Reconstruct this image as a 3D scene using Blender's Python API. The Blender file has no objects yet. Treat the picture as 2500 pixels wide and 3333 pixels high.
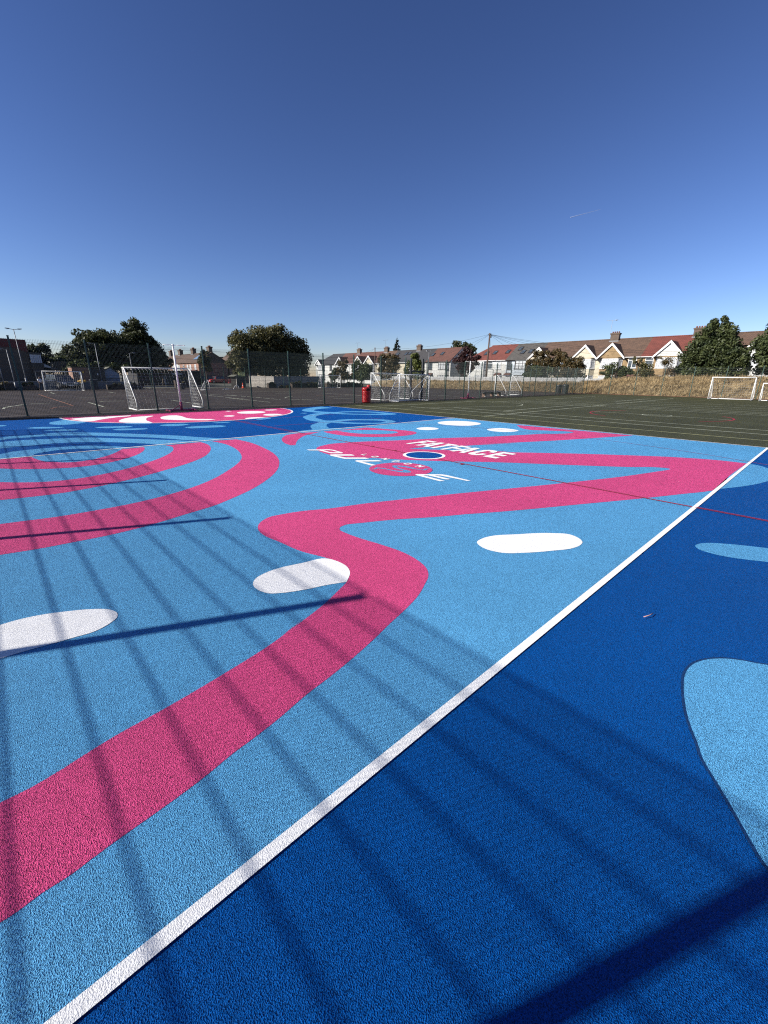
import bpy, math, random
import numpy as np
from mathutils import Vector, Matrix
from mathutils.geometry import delaunay_2d_cdt
rnd = random.Random(7)
nrg = np.random.default_rng(11)
sc = bpy.context.scene
C = sc.collection

# ------------------------------------------------------------------ camera, sky, sun, exposure
cam = bpy.data.cameras.new('camera'); co = bpy.data.objects.new('camera', cam); C.objects.link(co)
cam.sensor_fit = 'VERTICAL'; cam.sensor_height = 36; cam.lens = 1336.09/3333*36
cam.clip_start = .05; cam.clip_end = 30000
Rv = (0.73344442, -0.67967045, 0.01036109); Uv = (0.20453724, 0.23520458, 0.95018068); Fv = (0.64824671, 0.69478549, -0.3115274)
co.matrix_world = Matrix(((Rv[0], Uv[0], -Fv[0], 0), (Rv[1], Uv[1], -Fv[1], 0), (Rv[2], Uv[2], -Fv[2], 1.645), (0, 0, 0, 1)))
sc.camera = co

SUN_EL, SHD = math.radians(30.3), math.radians(-24)      # elevation; direction in which shadows fall
w = bpy.data.worlds.new('World'); sc.world = w; w.use_nodes = True
nt = w.node_tree; bg = nt.nodes['Background']
sky = nt.nodes.new('ShaderNodeTexSky'); sky.sky_type = 'NISHITA'; sky.sun_disc = False
sky.sun_elevation = SUN_EL; sky.sun_rotation = math.atan2(-math.cos(SHD), -math.sin(SHD))
sky.altitude = 0; sky.air_density = 1.0; sky.dust_density = .1; sky.ozone_density = 5.0
hs = nt.nodes.new('ShaderNodeGamma'); hs.inputs['Gamma'].default_value = 1.38
tn = nt.nodes.new('ShaderNodeVectorMath'); tn.operation = 'MULTIPLY'; tn.inputs[1].default_value = (.67, .555, .60)
nt.links.new(sky.outputs[0], hs.inputs['Color']); nt.links.new(hs.outputs[0], tn.inputs[0]); nt.links.new(tn.outputs[0], bg.inputs[0]); bg.inputs[1].default_value = .05
sl = bpy.data.lights.new('sun', 'SUN'); so = bpy.data.objects.new('sun', sl); C.objects.link(so)
sl.energy = 4.4; sl.angle = math.radians(.53); sl.color = (1, .95, .87)
d = Vector((math.cos(SHD)*math.cos(SUN_EL), math.sin(SHD)*math.cos(SUN_EL), -math.sin(SUN_EL)))
so.rotation_euler = d.to_track_quat('-Z', 'Y').to_euler(); so.location = (-30, 12, 25)
sc.view_settings.view_transform = 'Standard'; sc.view_settings.look = 'None'
sc.cycles.pixel_filter_type = 'BLACKMAN_HARRIS'; sc.cycles.filter_width = 1.15; sc.cycles.use_denoising = False
sc.view_settings.exposure = 1.12; sc.view_settings.gamma = 1

# ------------------------------------------------------------------ helpers
class MB:
    def __init__(s): s.v = []; s.f = []
    def add(s, vs, fs):
        k = len(s.v); s.v += [tuple(v) for v in vs]; s.f += [tuple(i+k for i in f) for f in fs]; return s
    def box(s, x0, x1, y0, y1, z0, z1):
        return s.add([(x0,y0,z0),(x1,y0,z0),(x1,y1,z0),(x0,y1,z0),(x0,y0,z1),(x1,y0,z1),(x1,y1,z1),(x0,y1,z1)],
                     [(0,3,2,1),(4,5,6,7),(0,1,5,4),(1,2,6,5),(2,3,7,6),(3,0,4,7)])
    def tube(s, pts, r, n=8, r1=None):
        pts = [Vector(p) for p in pts]; m = len(pts); r1 = r if r1 is None else r1
        k = len(s.v); up = None
        for i, p in enumerate(pts):
            t = (pts[min(i+1, m-1)]-pts[max(i-1, 0)]).normalized()
            if up is None: up = Vector((0,0,1)) if abs(t.z) < .9 else Vector((1,0,0))
            a = t.cross(up).normalized(); b = a.cross(t).normalized(); up = b
            rr = r+(r1-r)*i/max(1, m-1)
            for j in range(n):
                q = p+(a*math.cos(2*math.pi*j/n)+b*math.sin(2*math.pi*j/n))*rr; s.v.append(tuple(q))
        for i in range(m-1):
            for j in range(n): s.f.append((k+i*n+j, k+i*n+(j+1)%n, k+(i+1)*n+(j+1)%n, k+(i+1)*n+j))
        s.f.append(tuple(k+j for j in range(n))[::-1]); s.f.append(tuple(k+(m-1)*n+j for j in range(n)))
        return s
    def prism(s, prof, a, b, ax='y'):      # 2-D outline pushed along an axis
        n = len(prof)
        def P(u, v, t): return {'y': (u, t, v), 'x': (t, u, v), 'z': (u, v, t)}[ax]
        return s.add([P(u, v, a) for u, v in prof]+[P(u, v, b) for u, v in prof],
                     [tuple(range(n))[::-1], tuple(range(n, 2*n))]+[(i, (i+1) % n, n+(i+1) % n, n+i) for i in range(n)])
    def lathe(s, prof, cx=0, cy=0, n=20):
        k = len(s.v)
        for r, z in prof:
            for j in range(n): s.v.append((cx+r*math.cos(2*math.pi*j/n), cy+r*math.sin(2*math.pi*j/n), z))
        for i in range(len(prof)-1):
            for j in range(n): s.f.append((k+i*n+j, k+i*n+(j+1) % n, k+(i+1)*n+(j+1) % n, k+(i+1)*n+j))
        return s
    def mesh(s, name, mat, smooth=False):
        me = bpy.data.meshes.new(name); me.from_pydata(s.v, [], s.f)
        if mat: me.materials.append(mat)
        if smooth: me.polygons.foreach_set('use_smooth', [True]*len(me.polygons))
        me.update(); return me
    def build(s, name, mat, parent=None, smooth=False, loc=None):
        return link(name, s.mesh(name, mat, smooth), parent, loc)
def link(name, me, parent=None, loc=None):
    o = bpy.data.objects.new(name, me); C.objects.link(o)
    if parent: o.parent = parent
    if loc: o.location = loc
    return o
def thing(name, label, cat, loc=(0,0,0), rz=0, group=None):
    o = bpy.data.objects.new(name, None); C.objects.link(o); o.location = loc; o.rotation_euler = (0,0,rz)
    o.empty_display_size = .2
    return tag(o, label, cat, group)
def tag(o, label, cat, group=None):
    o['label'] = label; o['category'] = cat
    if group: o['group'] = group
    return o
def struct(o, kind='structure'): o['kind'] = kind; return o
def recalc(o):
    import bmesh
    bm = bmesh.new(); bm.from_mesh(o.data); bmesh.ops.recalc_face_normals(bm, faces=bm.faces); bm.to_mesh(o.data); bm.free(); return o
def bevel(o, wd, seg=2):
    m = o.modifiers.new('b', 'BEVEL'); m.width = wd; m.segments = seg; return o

def mat(name, col, rough=.6, metal=0, var=.12, scale=3., bump=0, bscale=60, bdist=.005, spec=.5, alpha=1, col2=None, coat=0):
    m = bpy.data.materials.new(name); m.use_nodes = True; n = m.node_tree; b = n.nodes['Principled BSDF']
    b.inputs['Roughness'].default_value = rough; b.inputs['Metallic'].default_value = metal
    b.inputs['Specular IOR Level'].default_value = spec; b.inputs['Alpha'].default_value = alpha
    b.inputs['Coat Weight'].default_value = coat
    tc = n.nodes.new('ShaderNodeTexCoord')
    if var:
        nz = n.nodes.new('ShaderNodeTexNoise'); nz.inputs['Scale'].default_value = scale; nz.inputs['Detail'].default_value = 5
        n.links.new(tc.outputs['Object'], nz.inputs['Vector'])
        r = n.nodes.new('ShaderNodeValToRGB'); r.color_ramp.elements[0].position = .3; r.color_ramp.elements[1].position = .7
        c2 = col2 or tuple(min(1, c*(1+var)) for c in col); c1 = tuple(c*(1-var) for c in col) if not col2 else col
        r.color_ramp.elements[0].color = (*c1, 1); r.color_ramp.elements[1].color = (*c2, 1)
        n.links.new(nz.outputs['Fac'], r.inputs[0]); n.links.new(r.outputs[0], b.inputs['Base Color'])
    else: b.inputs['Base Color'].default_value = (*col, 1)
    if bump:
        z = n.nodes.new('ShaderNodeTexNoise'); z.inputs['Scale'].default_value = bscale; z.inputs['Detail'].default_value = 3
        n.links.new(tc.outputs['Object'], z.inputs['Vector'])
        bp = n.nodes.new('ShaderNodeBump'); bp.inputs['Strength'].default_value = bump; bp.inputs['Distance'].default_value = bdist
        n.links.new(z.outputs['Fac'], bp.inputs['Height']); n.links.new(bp.outputs[0], b.inputs['Normal'])
    return m

def court(name, col, strength=1., wear=.10, grain=1.0, rough=.62, spec=.15, pit=1.):
    """acrylic paint over open rubber/macadam: lumps of 6-9 mm with pits between them"""
    m = bpy.data.materials.new(name); m.use_nodes = True; n = m.node_tree; L = n.links; b = n.nodes['Principled BSDF']
    b.inputs['Roughness'].default_value = rough; b.inputs['Specular IOR Level'].default_value = spec
    tc = n.nodes.new('ShaderNodeTexCoord')
    def tex(kind, scale, det=2, rg=.55):
        t = n.nodes.new(kind); t.inputs['Scale'].default_value = scale
        if 'Detail' in t.inputs: t.inputs['Detail'].default_value = det
        if 'Roughness' in t.inputs: t.inputs['Roughness'].default_value = rg
        L.new(tc.outputs['Object'], t.inputs['Vector']); return t
    g = tex('ShaderNodeTexNoise', 235, 1.5, .5); big = tex('ShaderNodeTexNoise', .55, 6, .6); med = tex('ShaderNodeTexNoise', 9, 4, .6)
    bp = n.nodes.new('ShaderNodeBump'); bp.inputs['Strength'].default_value = strength; bp.inputs['Distance'].default_value = .0135*grain
    g2 = tex('ShaderNodeTexNoise', 85, 2, .5); mg = n.nodes.new('ShaderNodeMath'); mg.operation = 'MULTIPLY_ADD'; mg.inputs[1].default_value = .32
    L.new(g2.outputs['Fac'], mg.inputs[0]); L.new(g.outputs['Fac'], mg.inputs[2]); sb = n.nodes.new('ShaderNodeMath'); sb.operation = 'SUBTRACT'; sb.inputs[1].default_value = .16; L.new(mg.outputs[0], sb.inputs[0])
    L.new(sb.outputs[0], bp.inputs['Height']); L.new(bp.outputs[0], b.inputs['Normal'])
    # pits darkened, granule tops lightened: shading of the grain put into the colour
    r = n.nodes.new('ShaderNodeMapRange'); r.inputs[1].default_value = .32; r.inputs[2].default_value = .58; r.inputs[3].default_value = 1-.56*pit; r.inputs[4].default_value = 1+.24*pit
    L.new(sb.outputs[0], r.inputs[0])
    r2 = n.nodes.new('ShaderNodeMapRange'); r2.inputs[1].default_value = .3; r2.inputs[2].default_value = .7; r2.inputs[3].default_value = 1-wear; r2.inputs[4].default_value = 1+wear*.6
    L.new(big.outputs['Fac'], r2.inputs[0])
    r3 = n.nodes.new('ShaderNodeMapRange'); r3.inputs[1].default_value = .3; r3.inputs[2].default_value = .7; r3.inputs[3].default_value = .95; r3.inputs[4].default_value = 1.04
    L.new(med.outputs['Fac'], r3.inputs[0])
    a = n.nodes.new('ShaderNodeMath'); a.operation = 'MULTIPLY'; L.new(r.outputs[0], a.inputs[0]); L.new(r2.outputs[0], a.inputs[1])
    a2 = n.nodes.new('ShaderNodeMath'); a2.operation = 'MULTIPLY'; L.new(a.outputs[0], a2.inputs[0]); L.new(r3.outputs[0], a2.inputs[1])
    mx = n.nodes.new('ShaderNodeVectorMath'); mx.operation = 'SCALE'; mx.inputs[0].default_value = col; L.new(a2.outputs[0], mx.inputs['Scale'])
    L.new(mx.outputs[0], b.inputs['Base Color'])
    return m

def tiles(name, c1, c2, row=.34, wid=.3, bump=.5):
    """roof tiles laid in rows parallel to y on slopes facing x (or along x on cross slopes)"""
    m = bpy.data.materials.new(name); m.use_nodes = True; n = m.node_tree; L = n.links; b = n.nodes['Principled BSDF']
    b.inputs['Roughness'].default_value = .8
    tc = n.nodes.new('ShaderNodeTexCoord'); sp = n.nodes.new('ShaderNodeSeparateXYZ'); L.new(tc.outputs['Object'], sp.inputs[0])
    ad = n.nodes.new('ShaderNodeMath'); ad.operation = 'ADD'; L.new(sp.outputs[0], ad.inputs[0]); L.new(sp.outputs[1], ad.inputs[1])
    ml = n.nodes.new('ShaderNodeMath'); ml.operation = 'MULTIPLY'; ml.inputs[1].default_value = 1.74; L.new(sp.outputs[2], ml.inputs[0])
    cb = n.nodes.new('ShaderNodeCombineXYZ'); L.new(ad.outputs[0], cb.inputs[0]); L.new(ml.outputs[0], cb.inputs[1])
    br = n.nodes.new('ShaderNodeTexBrick'); br.inputs['Scale'].default_value = 1; br.inputs['Brick Width'].default_value = wid; br.inputs['Row Height'].default_value = row
    br.inputs['Mortar Size'].default_value = .028; br.inputs['Mortar Smooth'].default_value = .3
    br.inputs['Color1'].default_value = (*c1, 1); br.inputs['Color2'].default_value = (*c2, 1); br.inputs['Mortar'].default_value = (*[c*.35 for c in c1], 1)
    L.new(cb.outputs[0], br.inputs['Vector'])
    nz = n.nodes.new('ShaderNodeTexNoise'); nz.inputs['Scale'].default_value = .9; nz.inputs['Detail'].default_value = 5; L.new(tc.outputs['Object'], nz.inputs['Vector'])
    mr = n.nodes.new('ShaderNodeMapRange'); mr.inputs[1].default_value = .3; mr.inputs[2].default_value = .7; mr.inputs[3].default_value = .84; mr.inputs[4].default_value = 1.15; L.new(nz.outputs['Fac'], mr.inputs[0])
    s = n.nodes.new('ShaderNodeVectorMath'); s.operation = 'SCALE'; L.new(br.outputs['Color'], s.inputs[0]); L.new(mr.outputs[0], s.inputs['Scale'])
    L.new(s.outputs[0], b.inputs['Base Color'])
    bp = n.nodes.new('ShaderNodeBump'); bp.inputs['Strength'].default_value = bump; bp.inputs['Distance'].default_value = .03; bp.invert = True
    L.new(br.outputs['Fac'], bp.inputs['Height']); L.new(bp.outputs[0], b.inputs['Normal'])
    return m
def bricks(name, c1, c2, mort=(.3,.27,.23)):
    m = tiles(name, c1, c2, row=.13, wid=.23, bump=.3)
    for nd in m.node_tree.nodes:
        if nd.type == 'TEX_BRICK': nd.inputs['Mortar'].default_value = (*mort, 1); nd.inputs['Mortar Size'].default_value = .012
    return m
def leafmat(name, dark, light, rough=.55):
    m = bpy.data.materials.new(name); m.use_nodes = True; n = m.node_tree; L = n.links; b = n.nodes['Principled BSDF']
    b.inputs['Roughness'].default_value = rough; b.inputs['Specular IOR Level'].default_value = .3
    tc = n.nodes.new('ShaderNodeTexCoord'); a = n.nodes.new('ShaderNodeTexNoise'); a.inputs['Scale'].default_value = 1.3; a.inputs['Detail'].default_value = 6
    L.new(tc.outputs['Object'], a.inputs['Vector'])
    r = n.nodes.new('ShaderNodeValToRGB'); r.color_ramp.elements[0].position = .36; r.color_ramp.elements[1].position = .64
    r.color_ramp.elements[0].color = (*dark, 1); r.color_ramp.elements[1].color = (*light, 1)
    L.new(a.outputs['Fac'], r.inputs[0]); L.new(r.outputs[0], b.inputs['Base Color'])
    tr = n.nodes.new('ShaderNodeBsdfTranslucent'); L.new(r.outputs[0], tr.inputs[0]); mx = n.nodes.new('ShaderNodeMixShader'); mx.inputs[0].default_value = .30
    out = n.nodes['Material Output']; L.new(b.outputs[0], mx.inputs[1]); L.new(tr.outputs[0], mx.inputs[2]); L.new(mx.outputs[0], out.inputs[0])
    return m

KA = .83      # all base colours were judged one third of a stop too bright against the sky light
_mat, _court, _tiles, _leaf = mat, court, tiles, leafmat
k3 = lambda c: tuple(x*KA for x in c)
def mat(n_, c, *a, **k):
    if k.get('col2'): k['col2'] = k3(k['col2'])
    return _mat(n_, k3(c), *a, **k)
def court(n_, c, **k): return _court(n_, k3(c), **k)
def tiles(n_, a, b, **k): return _tiles(n_, k3(a), k3(b), **k)
def leafmat(n_, a, b, *r): return _leaf(n_, k3(a), k3(b), *r)
M = dict(
    lb=court('court_light_blue', (.115, .42, .75)), db=court('court_dark_blue', (.0005, .095, .39), grain=1.3, spec=.06, rough=.5), pink=court('court_pink', (.80, .083, .262)),
    wp=court('court_white', (.90, .90, .89), strength=.4, wear=.04, pit=.3), green=court('court_green', (.073, .075, .036), wear=.22, spec=.08), asphalt=court('asphalt_grey', (.084, .068, .055), wear=.3, spec=.12),
    overspray=court('court_overspray_blue', (.002, .045, .17), spec=.2),
    driedstem=mat('dried_stem', (.42, .24, .22), .9),
    near_black=court('ground_near_black', (.008, .008, .008), spec=.03), red=court('court_red_line', (.40, .035, .06), strength=.5), darkline=court('court_dark_line', (.36, .045, .085), strength=.4),
    pale=court('court_pale_line', (.56, .59, .45), strength=.4, wear=.3), orange=court('court_orange_line', (.42, .20, .12), strength=.5, wear=.3), yellowline=court('court_yellow_line', (.52, .52, .28), strength=.4, wear=.3),
    fence=mat('green_powder_coat', (.012, .045, .032), .45, var=.15, scale=8), blackpost=mat('black_powder_coat', (.012, .014, .014), .5),
    wire=mat('wire_green', (.010, .024, .020), .5, var=0), white=mat('white_tube', (.80, .80, .77), .4, var=.06, scale=6, bump=.1, bscale=30), net=mat('net_cord', (.58, .59, .58), .8, var=.1),
    galv=mat('galvanised_steel', (.20, .21, .23), .55, metal=.2, var=.15, scale=12), pinkpaint=mat('pink_padding', (.30, .045, .11), .6),
    redplastic=mat('red_plastic', (.55, .02, .018), .35, var=.1, scale=9, bump=.08, bscale=30), black=mat('black_plastic', (.014, .015, .017), .45, var=.2), dark=mat('dark_opening', (.006, .006, .006), .9, var=0),
    wood=mat('brown_wood', (.15, .075, .04), .7, var=.35, scale=14, bump=.3, bscale=40), polewood=mat('creosote_pole', (.085, .05, .035), .85, var=.3, scale=10, bump=.4, bscale=25),
    greywood=mat('weathered_boards', (.36, .33, .29), .85, var=.3, scale=5, bump=.4, bscale=18), palefence=mat('pale_boards', (.38, .385, .385), .8, var=.22, scale=3, bump=.2, bscale=18),
    glass=mat('window_glass', (.06, .075, .09), .12, var=.5, scale=2.5, spec=.6), curtain=mat('net_curtain', (.42, .44, .45), .6, var=.35, scale=5), upvc=mat('white_frame', (.70, .70, .69), .4, var=.04),
    blackframe=mat('dark_brown_frame', (.022, .018, .016), .45, var=.1), slate=mat('grey_slate', (.085, .09, .10), .7, var=.2, scale=4), lead=mat('lead_flashing', (.16, .17, .18), .6, var=.2),
    render_w=mat('white_render', (.56, .56, .53), .85, var=.10, scale=1.3, bump=.25, bscale=40), render_c=mat('cream_render', (.50, .45, .34), .9, var=.12, scale=1.5, bump=.3, bscale=40),
    pebble=mat('tan_pebbledash', (.27, .185, .095), .95, var=.22, scale=2.2, bump=.5, bscale=45, bdist=.02), render_b=mat('pale_blue_render', (.44, .49, .53), .85, var=.10, scale=1.5, bump=.2),
    brick=bricks('red_brown_brick', (.30, .125, .065), (.22, .09, .05)), brickdark=bricks('sooty_brick', (.12, .075, .05), (.08, .055, .04), mort=(.12,.10,.08)),
    pot=mat('clay_pot', (.30, .13, .08), .8, var=.2), metal=mat('aerial_metal', (.30, .31, .32), .45, metal=.5, var=0),
    roof_brown=tiles('roof_brown_tiles', (.135, .078, .050), (.092, .056, .038)), roof_red=tiles('roof_red_tiles', (.185, .048, .033), (.14, .038, .027)), roof_grey=tiles('roof_grey_tiles', (.095, .088, .078), (.07, .064, .058)),
    roof_maroon=tiles('roof_maroon_tiles', (.14, .055, .038), (.105, .045, .033)), roof_slate=tiles('roof_dark_slate', (.05, .048, .05), (.037, .036, .038)),
    cladding=mat('brown_cladding', (.10, .078, .062), .8, var=.15, scale=1, bump=.2), maroon=mat('maroon_cladding', (.13, .022, .02), .7, var=.2), panel=mat('pale_panel', (.50, .53, .58), .5, var=.1),
    carblack=mat('black_car_paint', (.012, .013, .016), .25, var=0, coat=.6), cargrey=mat('dark_blue_car_paint', (.03, .035, .045), .3, var=0, coat=.6), carred=mat('red_car_paint', (.42, .018, .025), .3, var=0, coat=.6),
    tyre=mat('tyre_rubber', (.015, .015, .015), .8, var=0), chrome=mat('wheel_alloy', (.5, .5, .52), .3, metal=.8, var=0), lamp=mat('lamp_lens', (.7, .7, .68), .15, var=0),
    yellow=mat('yellow_plastic', (.75, .42, .05), .5, var=.1), shedblue=mat('pale_blue_metal', (.24, .29, .38), .5, var=.08), shedroof=mat('shed_felt', (.12, .12, .09), .9, var=.2),
    orange_cone=mat('orange_plastic', (.7, .09, .03), .5, var=.08), slat=mat('yellow_green_slats', (.42, .46, .20), .7, var=.1), tower=mat('tower_glass', (.20, .30, .42), .2, var=.1, spec=.7),
    skin=mat('skin', (.20, .11, .07), .6, var=.05), shirt=mat('white_shirt', (.72, .74, .78), .8, var=.05), trousers=mat('dark_trousers', (.03, .022, .025), .85, var=.1), hair=mat('black_hair', (.01, .008, .007), .6, var=0),
    bark=mat('bark', (.065, .048, .035), .9, var=.3, scale=6, bump=.6, bscale=15, bdist=.03), purplebark=mat('dark_bark', (.05, .035, .03), .9, var=.2),
    leaf_dark=leafmat('leaf_dark_green', (.024, .032, .012), (.085, .095, .038)), leaf_mid=leafmat('leaf_mid_green', (.03, .045, .018), (.10, .12, .042)), leaf_olive=leafmat('leaf_olive', (.035, .040, .016), (.165, .15, .058)),
    leaf_lime=leafmat('leaf_lime', (.05, .07, .015), (.16, .18, .045)), leaf_purple=leafmat('leaf_purple', (.030, .012, .013), (.085, .035, .035)), leaf_blue=leafmat('leaf_blue_green', (.016, .032, .026), (.05, .075, .055)), leaf_autumn=leafmat('leaf_autumn', (.035, .035, .013), (.14, .095, .038)),
    leaf_hedge=leafmat('leaf_hedge', (.012, .018, .007), (.055, .055, .018)), leaf_hedge_y=leafmat('leaf_hedge_yellow', (.03, .03, .008), (.16, .12, .03)),
    straw=leafmat('dry_grass', (.24, .17, .085), (.58, .44, .24), .9), earth=mat('bank_earth', (.22, .165, .09), .95, var=.35, scale=2.5, bump=.8, bscale=9, bdist=.06, col2=(.40, .31, .17)),
    rust=mat('leaf_litter', (.26, .10, .05), .95, var=.4, scale=4), cable=mat('black_cable', (.02, .02, .02), .6, var=0), lane=mat('far_ground', (.10, .10, .075), .95, var=.3, scale=.2),
    contrail=mat('ice_trail', (.6, .65, .75), .9, var=0, alpha=.22),
)

# ------------------------------------------------------------------ ground and painted court
def sheet(name, polys, z, m):
    """flat painted sheet; polys = list of shapes, a shape = [outline, hole, ...] in metres"""
    vs, fs = [], []
    for sh in polys:
        pts, ed = [], []
        for lp in sh:
            k0 = len(pts); pts += [Vector((x, y)) for x, y in lp]; ed += [(k0+i, k0+(i+1) % len(lp)) for i in range(len(lp))]
        ov, _, of, *_r = delaunay_2d_cdt(pts, ed, [], 1, 1e-5)
        k = len(vs); vs += [(p.x, p.y, z) for p in ov]
        E = [(pts[i], pts[j]) for i, j in ed]; EA_ = np.array([(p.x, p.y, q.x, q.y) for p, q in E])
        for t in of:
            a, b, c = (ov[i] for i in t[:3]); g = (a+b+c)/3
            y0, y1 = EA_[:, 1], EA_[:, 3]; cr = (y0 > g.y) != (y1 > g.y)
            if not (np.count_nonzero(cr & (g.x < EA_[:, 0]+(g.y-y0)*(EA_[:, 2]-EA_[:, 0])/np.where(y1 == y0, 1, y1-y0))) % 2): continue
            if (b-a).cross(c-a) < 0: t = t[::-1]
            fs.append(tuple(i+k for i in t))
    me = bpy.data.meshes.new(name); me.from_pydata(vs, [], fs); me.materials.append(m); me.update()
    return struct(link(name, me))
def smooth(lp, n=6, lim=62):
    """Catmull-Rom through traced points, keeping real corners"""
    P = [np.array(p, float) for p in lp]; m = len(P); out = []
    cor = []
    for i in range(m):
        a = P[i]-P[i-1]; b = P[(i+1) % m]-P[i]
        cr = abs(math.degrees(math.atan2(a[0]*b[1]-a[1]*b[0], a@b))); cor.append(cr > lim)
    for i in range(m):
        p1, p2 = P[i], P[(i+1) % m]; L = np.linalg.norm(p2-p1)+1e-9
        def tan(j, q):   # centripetal-ish tangent limited by the length of this span
            if cor[j]: return (p2-p1)*1.0
            a, b = P[j-1], P[(j+1) % m]; la = np.linalg.norm(P[j]-a)+1e-9; lb = np.linalg.norm(b-P[j])+1e-9
            t = (P[j]-a)/la*lb/(la+lb)+(b-P[j])/lb*la/(la+lb); return t*L
        t1, t2 = tan(i, 0), tan((i+1) % m, 1)
        for k in range(n):
            s = k/n; h1 = 2*s**3-3*s**2+1; h2 = s**3-2*s**2+s; h3 = -2*s**3+3*s**2; h4 = s**3-s**2
            out.append(tuple(p1*h1+t1*h2+p2*h3+t2*h4))
    return out
def rect(u0, u1, n0, n1): return [[(u0, n0), (u1, n0), (u1, n1), (u0, n1)]]
def stroke(pts, wd):
    """a painted line of constant width along a polyline"""
    P = [Vector((x, y)) for x, y in pts]; l, r = [], []
    for i, p in enumerate(P):
        t = (P[min(i+1, len(P)-1)]-P[max(i-1, 0)]).normalized(); q = Vector((-t.y, t.x))*wd/2
        l.append(tuple(p+q)); r.append(tuple(p-q))
    return [l+r[::-1]]
def arcpts(cx, cy, r, a0, a1, n=40): return [(cx+r*math.cos(math.radians(a0+(a1-a0)*i/n)), cy+r*math.sin(math.radians(a0+(a1-a0)*i/n))) for i in range(n+1)]
ART = {}
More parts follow.
